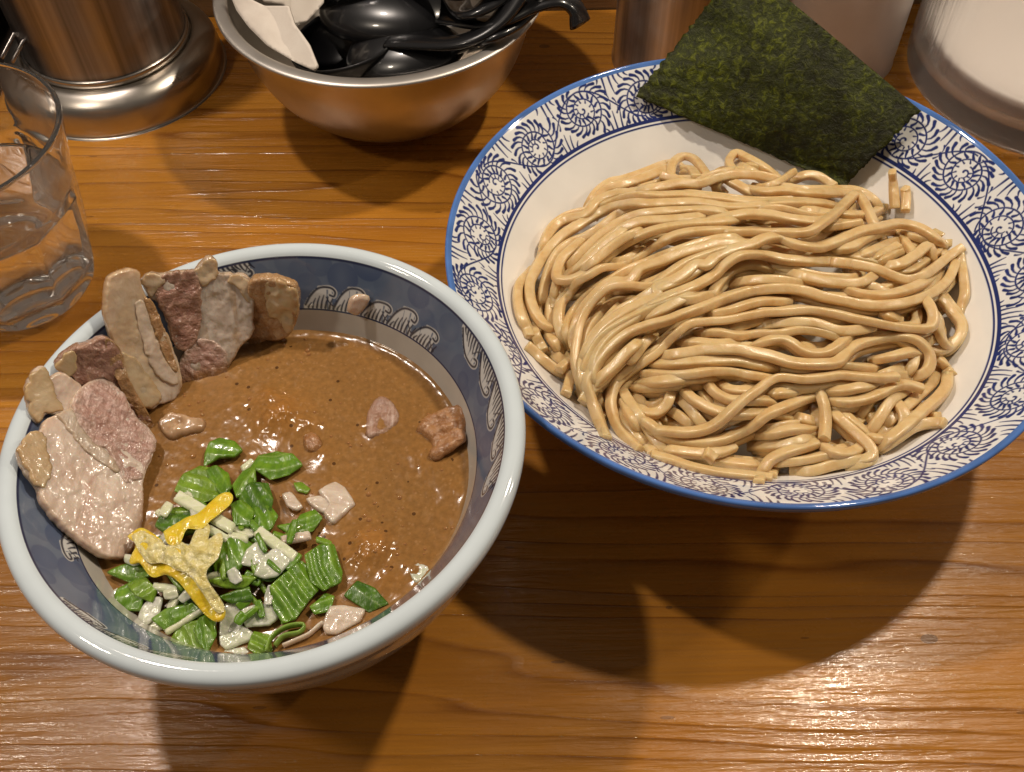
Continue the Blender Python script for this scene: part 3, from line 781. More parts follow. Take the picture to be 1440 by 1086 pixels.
# ================================================================== noodles
NW = .180                                   # half width of a strand
G0, GN, GD = BC - 11.0, 550, .04
gx = G0[0] + (np.arange(GN) + .5) * GD; gy = G0[1] + (np.arange(GN) + .5) * GD
GX, GY = np.meshgrid(gx, gy)
def target(x, y):
    d = np.hypot(x - BC[0] - .1, y - BC[1] + .25)
    return 6.55 - 2.0 * (d / 8.9) ** 3
HM = np.maximum(bowl_z(GX, GY), target(GX, GY) - 1.15)     # what the next strand lies on
STR = [  # bottom to top: traced strands
 'D 110,240 50,310 40,420 60,530 110,650', 'D 230,620 300,720 380,830', 'D 160,570 170,680 230,790', 'D 140,780 220,850 320,930 400,970',
 'D 320,330 315,420 310,490', 'A 560,520 600,430 680,340 800,310 950,260 1100,200 1180,180', 'A 220,800 250,690 320,600 420,555 530,530 620,430 760,375 900,370 1060,330; B 300,330',
 'H 830,500 900,540 960,590 1040,640', 'H 880,400 960,470 1040,570 1100,640', 'H 1090,290 1160,370 1250,420 1340,430; I 90,430 160,480', 'H 920,340 1000,420 1100,480 1220,520 1340,530; I 120,520 260,560',
 'H 570,330 700,335 850,320 980,290', 'I 680,530 740,570 790,600', 'I 830,480 850,560 900,620', 'I 560,470 640,480 700,530', 'I 1160,420 1190,500 1230,540',
 'G 1290,130 1310,250 1320,380 1290,480 1260,520', 'G 1130,600 1150,660 1120,700', 'G 900,470 920,560 940,580', 'G 980,470 1000,540 1000,580', 'G 660,500 760,530 860,580', 'G 560,480 560,530',
 'G 1080,400 1130,480 1150,520', 'G 1120,390 1170,440 1230,520 1290,600 1280,680 1210,760 1120,790 1060,780', 'I 1300,100 1370,160 1430,240 1410,290',
 'G 600,870 650,940', 'G 660,860 800,830 930,800 1000,830', 'E 640,320 760,290 860,280 1000,280 1120,300 1200,320', 'G 190,360 280,310',
 'C 830,660 900,740 960,830 990,920', 'C 1040,800 1080,880 1100,960', 'C 1130,780 1180,830 1130,920', 'C 860,660 980,690 1060,720 1140,760', 'C 1110,640 1160,690',
 'C 350,780 500,760 600,700 700,660 800,650', 'C 540,840 650,790 760,740 840,720', 'C 600,870 700,820 840,750', 'C 650,890 750,840 850,790',
 'C 700,490 640,520 520,530 380,520; B 1250,510 1100,480', 'C 570,580 450,600 350,620 250,645', 'C 890,330 895,420 890,500', 'C 795,210 805,330 815,480',
 'B 1120,270 1200,240 1290,250 1370,300 1410,340', 'B 480,240 450,200 410,140 350,105 290,110 235,160 225,230', 'B 410,260 370,200 310,190 290,240', 'B 150,240 200,240 260,270 320,300 400,330',
 'B 980,250 920,200 840,150 760,110 690,80 645,95 640,150 680,210', 'B 720,180 820,170 900,220', 'B 560,230 600,210 660,220',
 'A 900,360 1060,330 1200,300; B 300,330 430,300 560,260 700,235 850,240 960,265 1060,290', 'B 850,345 960,310 1040,265 1110,215',
 'C 700,480 660,420 560,375 450,370 300,370 150,370; B 1050,350 900,360 780,340', 'A 620,470 740,420 900,385; B 0,390 150,390 300,385 450,400 600,415 750,435 900,440; C 150,430 300,450 400,470',
 'B 850,470 1000,450 1150,445 1300,445 1400,465', 'C 30,520 200,500 330,520', 'B 650,490 820,490 1000,480 1180,520 1320,540; C 350,520',
 'D 215,470 225,360 260,220; A 330,800 420,730 520,690 570,690 640,620 740,540 860,480 1000,455; B 250,470 420,500 600,500 740,500',
 'D 320,640 230,600 160,500 130,400 130,300 170,210; A 210,860 280,760 360,680 470,610 600,530 740,470 880,445; B 60,450 200,445 380,440 520,455 650,475 800,470 960,450',
 'B 1400,565 1250,575 1100,560 950,530 800,520 700,530 560,555 420,570', 'A 400,920 500,800 620,690 760,590 900,530 1050,510; B 300,500 480,495 640,520', 'A 480,930 560,830 680,720 800,630 930,580 1080,570; B 300,560 460,540',
 'B 700,560 560,580 400,590 250,610 100,640; A 900,690 780,760 660,850 560,930 460,985 380,1000 320,980 302,930 350,860 430,780 520,700',
 'A 420,960 540,860 640,770 740,690 850,610', 'A 520,930 620,840 740,740 860,670 960,640', 'A 1380,860 1240,900 1120,960 1020,1010 880,1060', 'A 1440,760 1300,800 1150,860 1020,920 880,990 740,1040',
 'B 900,640 750,650 600,640 450,645 320,660 200,700; A 980,790 880,850 760,900 650,910 560,960 480,1010; D 420,380 355,450 338,540 350,640 400,750',
 'B 760,700 600,700 450,730; A 1250,770 1080,830 960,880 830,930; D 720,270 620,330 520,420 430,530 392,640 420,740 450,780',
 'B 860,740 720,740 560,740 420,770 280,810 160,860 0,920; A 850,1010; D 700,300 590,400 510,500 460,610 440,720 470,800',
 'B 700,760 560,790 440,830 320,880 200,960 80,1040; D 1000,290 850,320 720,330 620,400 540,500 490,600 470,700 455,800 460,900 490,1000; H 200,370',
 'B 480,880 360,960 240,1020 100,1080; D 900,440 800,490 700,560 610,660 560,740 520,840 505,940 520,1040; H 220,360 260,420',
 'C 700,670 660,640 560,390 470,430 400,500 300,580 180,650; B 1000,655 850,650 700,650 560,665' ,
 'E 0,500 150,430 300,360 400,310 480,270', 'E 0,580 120,520 250,450 350,400 430,370', 'D 780,470 720,530 650,620',
 'C 740,905 860,880 960,820 1060,755 1085,800 1090,880', 'E 780,140 900,170 1020,210 1150,250 1300,285; G 280,270 420,300 560,300 640,260 700,210', 'E 500,430 550,330 620,240 720,180 840,165 950,200',
 'C 1170,745 1130,710 1030,640 920,600 820,592 700,620 560,650 450,700 350,740 250,765; B 1250,765 1120,740 1010,690 960,680 900,700 800,745 680,775 560,825 480,890 420,950; E 400,170 330,230 230,290 120,330; D 1050,400 960,440 850,490 740,560 640,640 590,720 540,820 520,900; H 230,200',
 'D 500,1000 560,830 650,690 780,600 900,540 1050,470 1200,430 1320,420; E 450,400 520,390', 'D 620,960 680,850 780,750 900,660 1040,600',
 'G 470,350 620,385 760,385 900,350 1000,310 1080,260 1110,220',
 'G 1310,40 1200,110 1100,190 1000,255 900,278 800,250 680,200 550,170 400,150; E 1400,150 1200,140 1050,130 900,100 780,92 690,115 600,180 540,240 440,300 330,350 200,400 60,460; D 880,560 760,640 660,740 600,840 575,940; H 255,260 230,300 270,440 310,560 350,660',
 'E 480,530 640,500 780,455 900,430 1050,430', 'I 1440,0 1380,20; G 1040,400' ,
 'H 200,440 240,370 330,300 420,210 520,120 600,40; D 860,860 950,740 1000,690', 'D 600,1060 640,990 740,900 830,800 930,720',
 'G 1260,120 1235,200 1180,300 1050,390 900,440 750,462 600,460 450,430 300,400; E 1350,400 1200,360 1050,340 900,345 750,375 600,420 450,480 300,530 200,570 50,610; D 850,660 740,740 640,850 590,950; H 270,260 300,330',
 'E 820,640 900,610 1050,590 1250,590; G 250,600 400,645 550,640 665,615', 'E 60,890 200,885 350,875 500,865 700,860 850,890 980,915', 'H 640,300 800,290 950,270 1150,260', 'E 20,950 200,965 350,960 500,940 650,940 800,965 950,990',
 'E 400,670 550,655 700,680 850,665 1000,665 1150,640 1300,655 1420,690; G 330,680 440,710', 'E 280,740 400,730 550,745 680,740', 'E 800,770 900,725 1020,705 1100,735 1170,785 1250,810; G 330,800 420,740 470,700',
 'G 1030,410 1075,480 1095,560 1060,625 900,625 760,605 650,580 520,555 400,525 250,500; E 1300,500 1200,495 1050,510 900,515 760,540 620,570 480,580 350,600 250,680 130,800 20,880; D 900,940; H 660,140 540,230 450,310 410,400 410,490 450,600 520,700 580,760',
 'E 180,830 350,805 500,780 700,780 820,805 950,830 1080,870 1200,885 1330,885; G 300,900 400,870 480,790 560,740 700,700 820,685 920,690 1000,730 1060,800 1070,880 1030,950 960,980',
 'H 600,460 650,515 740,520 810,460 840,380 840,330', 'H 480,500 530,600 600,690 680,780', 'H 490,360 540,440 600,530 660,620 720,710 790,790 860,840', 'H 740,835 850,865 1000,915 1200,955 1400,975; I 90,990',
 'H 500,430 560,560 640,680', 'I 1100,360 1000,420 930,520 880,600 840,670', 'I 820,690 950,710 1040,670 1090,590 1080,510 1030,450',
 'I 300,940 420,940 560,900 700,870 830,850', 'I 100,890 250,875 400,855 520,830 640,850', 'I 0,760 130,760 280,740 420,690', 'I 0,680 140,670 280,640 430,640', 'I 250,540 380,570 480,610',
 'I 100,380 300,370 450,355 620,360 760,335 900,310', 'I 1380,595 1260,595 1150,625 1050,690 930,770', 'I 1400,260 1390,330 1330,410 1250,480 1150,570 1020,680 920,760',
 'H 790,780 900,800 1080,815 1200,800 1300,760', 'I 540,425 650,440 780,425 900,385 1000,335 1100,315 1220,345',
 'I 480,735 560,800 660,815 740,790 800,740', 'I 560,510 650,590 740,670 830,750 860,820 800,860 700,870',
 'H 620,560 700,610 780,680 900,725 1050,735 1200,715 1340,660 1440,610; I 100,530 250,465 400,405 500,385', 'I 490,400 510,470 520,580 510,710',
 'H 680,640 800,650 950,660 1080,640 1180,590 1280,500 1370,420; I 30,350 110,290 200,262 350,275 500,262 620,245 750,255 900,265 1040,255',
 'I 460,735 350,770 220,810 120,860 70,930 50,985', 'H 1085,800 1130,810 1160,860 1155,910', 'H 30,210 80,165 140,130', 'H 80,385 100,310 120,230',
]
STR_LABELS = {
 'B 480,240': 'short noodle curled into a tight arch at the far left of the heap',
 'B 980,250': 'noodle folded into a bent loop against the foot of the seaweed sheet',
 'B 850,345': 'flat ended noodle tip pointing up beside the seaweed sheet',
 'B 1120,270': 'noodle arch curving over just below the seaweed corner',
 'C 795,210': 'taller of two noodle stubs standing up against the white bowl wall',
 'C 890,330': 'shorter noodle stub standing beside the taller one on the white wall',
 'G 1310,40': 'long thick noodle sweeping over the crest to a raised end at the far right',
 'E 180,830': 'heavy noodle bending into a wide hairpin over a dark hollow',
 'H 680,640': 'noodle lying across the hollow with a square cut end facing right',
 'I 490,400': 'short noodle end hanging straight down over the near strands',
 'I 460,735': 'square cut noodle end resting above the near rim',
 'H 1085,800': 'tiny curled noodle stub at the near edge by the rim',
 'H 600,460': 'small noodle hook curling inside the dark hollow',
 'I 540,425': 'noodle with a blunt end just below the square cut one',
 'G 1120,390': 'noodle loop bulging out over the white wall on the far side from the soup bowl',
 'H 30,210': 'blunt noodle end poking out toward the soup bowl',
 'D 110,240': 'outermost noodle bowed against the white wall nearest the soup bowl',
}
FREE = {'B 850,345': (1, 0), 'C 795,210': (0, 0), 'C 890,330': (0, 0), 'G 1310,40': (0, 1), 'H 680,640': (1, 0), 'I 490,400': (.5, 0), 'I 460,735': (0, 1),
        'H 1085,800': (0, .5), 'I 540,425': (1, 0), 'H 30,210': (0, 1), 'H 80,385': (0, 1), 'C 620,600': (1, 0), 'C 570,580': (0, 1), 'C 600,870': (1, 0),
        'H 790,780': (1, 0), 'I 1380,595': (0, 1), 'E 820,640': (1, 0), 'B 410,260': (0, 1), 'B 150,240': (0, 1), 'H 200,440': (0, 1), 'B 480,240': (.5, .5), 'B 980,250': (.5, .5), 'B 1120,270': (.6, .6)}
def lay(xyz_px, lift=0.0, soft=.5, dive=(1, 1)):
    """drop one strand on the heap; returns its centre line in cm"""
    P = resample(catmull(xyz_px, 4.0), 4.0)
    zc = None
    xy = unp(P, target(*unp(P, 5.6)[:, :2].T))
    for it in range(3):
        ix = np.clip(((xy[:, 0] - G0[0]) / GD).astype(int), 5, GN - 6); iy = np.clip(((xy[:, 1] - G0[1]) / GD).astype(int), 5, GN - 6)
        h = np.full(len(ix), -9.0)
        for dx, dy in ((0, 0), (3, 0), (-3, 0), (0, 3), (0, -3), (2, 2), (-2, 2), (2, -2), (-2, -2)):
            h = np.maximum(h, HM[iy + dy, ix + dx])
        z = h + NW
        t = target(xy[:, 0], xy[:, 1])
        z = np.clip(z, t - .75, t + soft)
        z = np.maximum(z, bowl_z(xy[:, 0], xy[:, 1]) + NW * 1.05)
        k = 10; ker = np.exp(-np.linspace(-2, 2, 2 * k + 1) ** 2); ker /= ker.sum()
        zp = np.r_[np.full(k, z[0]), z, np.full(k, z[-1])]
        zs = np.convolve(zp, ker, 'valid')
        zs = np.maximum(zs, z - .15)
        zs = np.convolve(np.r_[np.full(2, zs[0]), zs, np.full(2, zs[-1])], np.ones(5) / 5, 'valid')
        n_ = np.arange(len(zs)) * .11
        zs = zs - dive[0] * .62 * np.exp(-(n_ / .42) ** 2) - dive[1] * .62 * np.exp(-(n_[::-1] / .42) ** 2)
        zs = np.maximum(zs, bowl_z(xy[:, 0], xy[:, 1]) + NW * 1.0)
        xy = unp(P, zs + lift)
    C = np.c_[xy[:, :2], zs + lift]
    return resample(C, .11)
def imprint(C):
    for x, y, z in resample(C, .05):
        i0, j0 = int((x - G0[0]) / GD), int((y - G0[1]) / GD)
        a0, a1, b0, b1 = max(0, j0 - 5), min(GN, j0 + 6), max(0, i0 - 5), min(GN, i0 + 6)
        if a1 <= a0 or b1 <= b0: continue
        d2 = (GX[a0:a1, b0:b1] - x) ** 2 + (GY[a0:a1, b0:b1] - y) ** 2
        top = z + np.sqrt(np.maximum(0, NW ** 2 - d2)); top[d2 > NW ** 2] = -9
        HM[a0:a1, b0:b1] = np.maximum(HM[a0:a1, b0:b1], top)

MAT_NOODLE = food('wheat_noodle', (.60, .382, .155), (.69, .478, .228), (.75, .552, .30), scale=150, rough=.31, sss=.36, bumpd=.0004, bstr=.55, coat=.34, radius=(.007, .004, .0018), fine=1700)
_nt = MAT_NOODLE.node_tree
def noodle(C, label=None, w=NW):
    m = len(C); r3 = np.random.default_rng(int(abs(C[0, 0] * 977 + C[0, 1] * 331 + m)) % 99991)
    s = np.arange(m) * .11
    tw = np.cumsum(r3.normal(0, .05, m)); tw = np.convolve(tw, np.ones(9) / 9, 'same') + r3.uniform(-.6, .6)
    wob = 1 + .022 * vnoise(np.c_[s * 1.1, s * 0 + r3.uniform(0, 99)], 3)
    C = np.vstack([C[:1], C[:1] * .88 + C[1:2] * .12, C[1:-1], C[-1:] * .88 + C[-2:-1] * .12, C[-1:]]); m += 2
    tw = np.r_[tw[:1], tw, tw[-1:]]; wob = np.r_[wob[:1] * .93, wob[:1], wob[1:-1], wob[-1:], wob[-1:] * .93]
    V, F = tube(C, w * 1.10 * wob * r3.uniform(.93, 1.06), w * .88 * wob, 16, 4.2, tw)
    o = obj('noodle', V, F, MAT_NOODLE)
    tag(o, label or 'glossy beige wheat noodle tangled among the others in the wide bowl', 'noodle', 'noodles heaped in the wide bowl')
    return o
def clean(T):
    out = [T[0]]
    for p in T[1:]:
        if np.linalg.norm(p - out[-1]) > 11 or len(T) < 4: out.append(p)
    out = np.array(out)
    keep = [0]
    for i in range(1, len(out)):           # drop points that double back at a crop border
        if i < len(out) - 1:
            a, b = out[i] - out[keep[-1]], out[i + 1] - out[i]
            if np.linalg.norm(a) < 22 and a @ b < 0: continue
        keep.append(i)
    return out[keep]
traces = [clean(px(t)) for t in STR]
r_fill = np.random.default_rng(4)
ctr = np.array([1045., 440.])
for k in r_fill.permutation(len(traces))[:60]:
    T = traces[k]
    if len(T) < 4: continue
    a = r_fill.normal(0, .22); R = np.array([[math.cos(a), -math.sin(a)], [math.sin(a), math.cos(a)]])
    Q = (T - T.mean(0)) @ R.T * .97 + ctr + (T.mean(0) - ctr) * .90 + r_fill.normal(0, 14, 2) + np.array([0, 10])
    C = lay(Q, soft=-.45); imprint(C); noodle(C)
for k in r_fill.permutation(len(traces)):
    T = traces[k]
    L_ = np.linalg.norm(np.diff(T, axis=0), axis=1).sum()
    if len(T) < 4 or L_ < 70: continue
    Tt = catmull(T, 6.0); g = np.gradient(Tt, axis=0); g /= np.linalg.norm(g, axis=1)[:, None] + 1e-9
    sgn = 1 if r_fill.random() < .5 else -1
    Q = Tt + np.stack([-g[:, 1], g[:, 0]], 1) * sgn * (10.5 + r_fill.normal(0, 1.5)) + r_fill.normal(0, 2, 2)
    cut = int(len(Q) * r_fill.uniform(0, .06)); Q = Q[cut:len(Q) - int(len(Q) * r_fill.uniform(0, .06))]
    Q = ctr + (Q - ctr) * .97
    C = lay(Q[::3], soft=-.22); imprint(C); noodle(C)
for k in r_fill.permutation(len(traces)):
    T = traces[k]
    if len(T) < 4 or T[:, 1].mean() < 430: continue
    Q = ctr + (T - ctr) * .95 + r_fill.normal(0, 9, 2) + np.array([0, 6])
    C = lay(Q, soft=-.30); imprint(C); noodle(C)
for t, T in zip(STR, traces):
    if len(T) < 3 and False: continue
    key = ' '.join(t.replace(';', ' ').split()[:2])
    lift = .0
    dv_ = FREE.get(key, (1, 1))
    if len(T) >= 4:                        # let covered ends run on beneath their neighbours
        e0, e1 = T[0] - T[1], T[-1] - T[-2]
        if dv_[0]: T = np.vstack([T[0] + e0 / (np.linalg.norm(e0) + 1e-9) * 9, T])
        if dv_[1]: T = np.vstack([T, T[-1] + e1 / (np.linalg.norm(e1) + 1e-9) * 9])
    C = lay(T, lift, dive=dv_); imprint(C)
    noodle(C, STR_LABELS.get(key))

# ================================================================== seaweed sheet
def nori():
    cor = [((893, 135), 6.25), ((1187, 263), 5.2), ((1295, 156), 7.35), ((1044, -54), 10.4)]
    n, m = 70, 56; s = np.linspace(0, 1, n); t = np.linspace(0, 1, m)
    Sg, Tg = np.meshgrid(s, t, indexing='ij')
    q = [np.array(c[0], float) for c in cor]; zz = [c[1] for c in cor]
    W = [(1 - Sg) * (1 - Tg), Sg * (1 - Tg), Sg * Tg, (1 - Sg) * Tg]
    Q = sum(w[..., None] * p for w, p in zip(W, q)); Z = sum(w * z for w, z in zip(W, zz))
    zs = np.linspace(4.2, 7.0, 57); sf = np.full(Q.shape[:2], 7.0)
    flat = Q.reshape(-1, 2); best = np.full(len(flat), 1e9); zb = np.full(len(flat), 7.0)
    for z0 in zs:
        p = unp(flat, z0); e = np.abs(bowl_z(p[:, 0], p[:, 1]) - z0)
        m_ = e < best; best[m_] = e[m_]; zb[m_] = z0
    zb = zb.reshape(Q.shape[:2])
    k_ = np.clip(1 - Tg * 1.35, 0, 1) ** 1.3 * .85
    Z = Z * (1 - k_) + (zb + .22) * k_
    edge = np.minimum(np.minimum(Sg, 1 - Sg), np.minimum(Tg, 1 - Tg))
    rag = fbm(np.c_[Q.reshape(-1, 2) / 5.0], 13).reshape(n, m) * 3.4 * (edge < .012)
    Q = Q + rag[..., None]
    P = unp(Q.reshape(-1, 2), Z.ravel())
    e1 = P.reshape(n, m, 3)
    nr = np.cross(e1[-1, 0] - e1[0, 0], e1[0, -1] - e1[0, 0]); nr /= np.linalg.norm(nr)
    if nr[2] < 0: nr = -nr
    disp = .11 * fbm(P * .42, 4) + .045 * fbm(P * 1.9, 8) + .018 * fbm(P * 7, 5) + .10 * np.sin(Sg.ravel() * 3.1) * Tg.ravel()
    T = P + nr * disp[:, None]
    thick = .03
    V = np.vstack([T, T - nr * thick])
    I, J = np.meshgrid(np.arange(n - 1), np.arange(m - 1), indexing='ij')
    a = (I * m + J).ravel(); F = np.stack([a, a + m, a + m + 1, a + 1], 1)
    F = [tuple(f) for f in F] + [tuple(f[::-1] + n * m) for f in F]
    loop = [i * m for i in range(n)] + [(n - 1) * m + j for j in range(1, m)] + [i * m + m - 1 for i in range(n - 2, -1, -1)] + [j for j in range(m - 2, 0, -1)]
    for k in range(len(loop)):
        i, j = loop[k], loop[(k + 1) % len(loop)]
        F.append((i, i + n * m, j + n * m, j))
    w = M('dried_seaweed')
    n1 = w.noise(w.map((330, 330, 330)), 1.0, 5, .7, .8); n2 = w.noise(w.map((34, 34, 34)), 1.0, 4, .65); n3 = w.noise(w.map((800, 800, 800)), 1.0, 3, .65)
    c = w.ramp(n1, [(.30, (.009, .011, .0008)), (.52, (.038, .046, .0015)), (.70, (.15, .17, .006))])
    c = w.mix(w.ramp(n2, [(.38, (0, 0, 0)), (.66, (.85, .85, .85))]), c, (.007, .006, .0015))
    w.set(Base_Color=c, Roughness=w.math('ADD', w.math('MULTIPLY', n3, .3), .27))
    w.set(**{'Specular IOR Level': .22})
    b = w.bump(n1, .0011, .8); w.bump(n3, .0006, .6, b)
    o = obj('nori_sheet', V, F, w.m)
    tag(o, 'dark green rectangular nori sheet leaning over the far bowl rim', 'seaweed')
nori()

# ================================================================== pork slices in the soup bowl
FAT = food('pork_fat', (.60, .43, .34), (.68, .53, .43), (.74, .61, .51), scale=90, rough=.20, sss=.32, bumpd=.0008, bstr=.35, coat=.8, fine=420, finek=.45, tint=(.56, .39, .25), gstr=.22, grain=((420, 90, 200), .75), streak=((.55, .32, .25), (130, 34, 60), .75, .56, .74))
FAT_WARM = food('pork_fat_warm', (.50, .34, .20), (.60, .44, .29), (.67, .53, .39), scale=90, rough=.20, sss=.30, bumpd=.0008, bstr=.35, coat=.8, fine=420, finek=.45, tint=(.47, .28, .13), gstr=.25, grain=((300, 110, 200), .5), streak=((.68, .56, .46), (150, 40, 60), .5, .54, .75))
FAT_GREY = food('pork_fat_grey', (.48, .37, .295), (.58, .475, .395), (.66, .57, .49), scale=130, stretch=(1.6, .7, .7), rough=.20, sss=.22, bumpd=.0010, bstr=.5, coat=.8, fine=420, finek=.45, tint=(.45, .28, .14), gstr=.35, grain=((380, 90, 120), .1), streak=((.40, .25, .13), (190, 40, 40), .1, .54, .74))
RIND = food('pork_rind', (.53, .36, .20), (.62, .46, .285), (.68, .54, .37), scale=80, rough=.20, sss=.28, bumpd=.0006, bstr=.3, coat=.8, fine=620, finek=.9, tint=(.42, .23, .08), streak=((.60, .44, .28), (60, 60, 60), 0, .55, .8))
MEAT_PINK = food('pork_lean_pink', (.36, .185, .145), (.45, .265, .215), (.54, .365, .31), scale=420, stretch=(.30, 1.3, 1.0), rot=(0, 0, .6), rough=.20, sss=.14, bumpd=.0010, bstr=.6, coat=.8, fine=620, finek=.9, tint=(.60, .45, .36), grain=((700, 160, 300), -.4), streak=((.52, .37, .29), (520, 60, 120), -.5, .55, .72))
MEAT_RED = food('pork_lean_red', (.23, .095, .065), (.33, .165, .12), (.44, .26, .19), scale=340, stretch=(.5, 1.2, 1.2), rot=(0, 0, .3), rough=.20, sss=.12, bumpd=.0012, bstr=.7, coat=.8, fine=620, finek=.9, tint=(.44, .28, .19), grain=((600, 200, 300), .9), streak=((.44, .27, .18), (360, 80, 120), .9, .58, .76))
MEAT_BROWN = food('pork_crust', (.29, .135, .055), (.42, .23, .11), (.53, .35, .20), scale=260, rough=.20, sss=.12, bumpd=.0012, bstr=.7, coat=.8, fine=620, finek=.9, tint=(.43, .25, .10), streak=((.52, .36, .22), (120, 120, 120), 0, .57, .75))

def pork(label, parts, base, zf):
    P = unp([base], 6.4)[0]
    root = thing('pork_slice', (P[0], P[1], 6.0), label, 'pork slice')
    for k, (nm, outline, mat, thick, rnd, lift, bmp) in enumerate(parts):
        z = (lambda L: (lambda Q: zf(Q) + (.028 + L * .2 if L else 0)))(lift)
        V, F, d, zz = slab(px(outline), z, (thick * .6 if k == 0 else min(thick, .16)), rnd * (.34 if k == 0 else .16), 2.1, bmp * .5, 2.2, seed=k * 7 + len(label), ragged=2.6 if k == 0 else 4.5, grow=2.5 if k == 0 else 1.5, want=True, rwave=11.0 if k == 0 else 8.0)
        V[:len(V) // 2, :] += np.array([0, -.3, .6]) * (.035 * fbm(V[:len(V) // 2] * 5.5, k + 3, 3))[:, None]
        Tt = V[:len(V) // 2]; fa = .75 if mat is not MEAT_PINK else -.45
        fu = Tt[:, 0] * math.cos(fa) + Tt[:, 1] * math.sin(fa); fv = -Tt[:, 0] * math.sin(fa) + Tt[:, 1] * math.cos(fa)
        amp = .040 if mat in (MEAT_PINK, MEAT_RED, MEAT_BROWN) else .010
        fib = amp * (vnoise(np.c_[fu * 2.0, fv * 9.0], k + 50) + .6 * vnoise(np.c_[fu * 5.0, fv * 19.0], k + 51))
        V[:len(V) // 2] += np.array([0, -.35, .6]) * (fib * np.clip(d[:len(fib)] / .05, .2, 1))[:, None]
        cols = np.stack([np.exp(-d / (.07 if k == 0 else .14)), np.clip((6.85 - V[:, 2]) / .35, 0, 1), d * 0], 1)
        obj(nm, V, F, mat, root, colors=cols)
    return root
zf1 = plane_z([(32, 640, 9.45), (205, 640, 6.8), (190, 775, 6.5), (75, 520, 9.4), (150, 560, 8.4)])
pork('large pale pork slice with thick pink fat propped at the rim nearest the yuzu peel', [
    ('fat', 'Z 66,700 92,655 135,640 160,600 195,585 235,565 252,520 300,478 345,470 400,520 440,590 503,660 487,735 464,800 464,905 446,985 400,1044 330,1032 240,966 150,874 130,815 88,757', FAT, .6, .2, 0, .12),
    ('rind', 'Z 64,700 90,654 125,640 150,668 150,690 166,760 150,812 125,815 88,757', RIND, .6, .2, .03, .05),
    ('lean_meat', 'Z 240,565 252,520 300,478 345,470 400,520 440,590 503,660 487,735 452,795 410,800 385,750 350,700 300,672 262,620', MEAT_PINK, .2, .12, .05, .14),
    ('fat_seam', 'Z 190,585 230,568 262,622 302,676 345,705 385,755 372,765 300,715 250,668 215,620', FAT_GREY, .2, .1, .035, .08)], (110, 640), zf1)
zf1b = plane_z([(40, 560, 9.5), (70, 515, 9.7), (110, 555, 8.7), (95, 530, 9.1)])
pork('small pale pork piece with a tan rind hanging over the soup bowl rim', [
    ('fat', 'Z 90,502 108,455 145,432 162,466 200,450 240,476 264,502 242,545 228,580 195,578 150,582 125,607 103,575', FAT, .5, .18, .0, .08),
    ('rind', 'Z 90,502 108,455 145,432 162,470 180,520 200,565 150,582 125,607 103,575', RIND, .5, .16, .04, .05)], (85, 550), zf1b)
zf2 = plane_z([(92, 500, 9.7), (150, 478, 9.5), (210, 600, 6.5), (165, 560, 7.6)])
pork('rough dark red pork slice wedged between the pale slice and the upright slab of fat', [
    ('lean_meat', 'Z 186,428 215,392 245,370 300,355 345,340 385,375 400,430 430,500 470,570 500,630 470,645 415,600 400,530 345,466 300,478 265,492 235,458 205,450', MEAT_RED, .7, .2, 0, .3),
    ('crust', 'Z 345,342 385,372 402,430 432,500 470,565 500,628 480,632 440,570 405,520 375,455 355,400', MEAT_BROWN, .2, .1, .05, .24),
    ('fat', 'Z 186,428 215,392 240,385 246,430 232,458 205,450', RIND, .3, .12, .04, .08)], (140, 520), zf2)
zf3 = plane_z([(155, 390, 10.4), (160, 450, 9.6), (192, 385, 10.3), (250, 555, 6.45), (190, 555, 7.3)])
pork('upright slab of glossy fat with a pink streak at the rim nearest the water glass', [
    ('fat', 'K 358,262 375,200 430,172 480,155 525,175 530,222 560,300 612,400 682,520 742,690 757,800 700,862 640,880 600,905 530,882 478,790 450,680 400,560 370,480 350,350', FAT_WARM, .6, .22, 0, .12),
    ('rind', 'K 440,612 500,640 580,740 640,850 600,906 530,884 478,790 450,700', RIND, .3, .12, .04, .14),
    ('lean_strip', 'K 560,300 600,340 640,430 690,570 735,700 700,680 640,560 590,420', MEAT_BROWN, .2, .1, .03, .10),
    ('lean_streak', 'K 512,335 540,318 570,390 610,520 660,640 735,750 700,772 640,740 580,640 535,490', FAT, .2, .1, .05, .14)], (215, 500), zf3)
zf4 = plane_z([(225, 395, 9.5), (330, 385, 9.35), (258, 538, 6.5), (330, 500, 6.65)])
pork('wide pork slice with red lean beside grey fat standing in the soup bowl', [
    ('fat', 'K 540,215 580,185 640,190 700,176 820,170 838,160 875,120 905,92 942,120 948,180 1020,186 1100,197 1147,260 1140,380 1137,500 1080,568 1006,680 966,768 850,808 768,808 750,720 756,660 780,600 715,545 682,430 632,332 588,302 566,260', FAT_GREY, .6, .2, 0, .16),
    ('lean_meat', 'K 620,215 700,176 820,170 850,230 862,330 855,480 822,555 780,600 715,545 682,430 632,332', MEAT_RED, .2, .1, .05, .18),
    ('lean_meat', 'K 756,660 800,580 860,540 940,552 992,600 1006,680 966,768 850,808 768,808 750,720', MEAT_PINK, .2, .1, .05, .12),
    ('crust', 'K 835,165 875,120 905,92 942,120 948,185 905,225 862,235 845,200', FAT_WARM, .4, .16, .06, .12),
    ('crust', 'K 1020,186 1100,197 1147,260 1140,330 1100,300 1060,240 1010,215', FAT_WARM, .2, .1, .05, .12),
    ('crust', 'K 540,215 580,185 640,195 660,215 625,260 590,302 566,260', FAT_WARM, .3, .12, .05, .1)], (280, 470), zf4)
zf5 = plane_z([(355, 398, 9.05), (412, 415, 8.65), (360, 482, 6.5)])
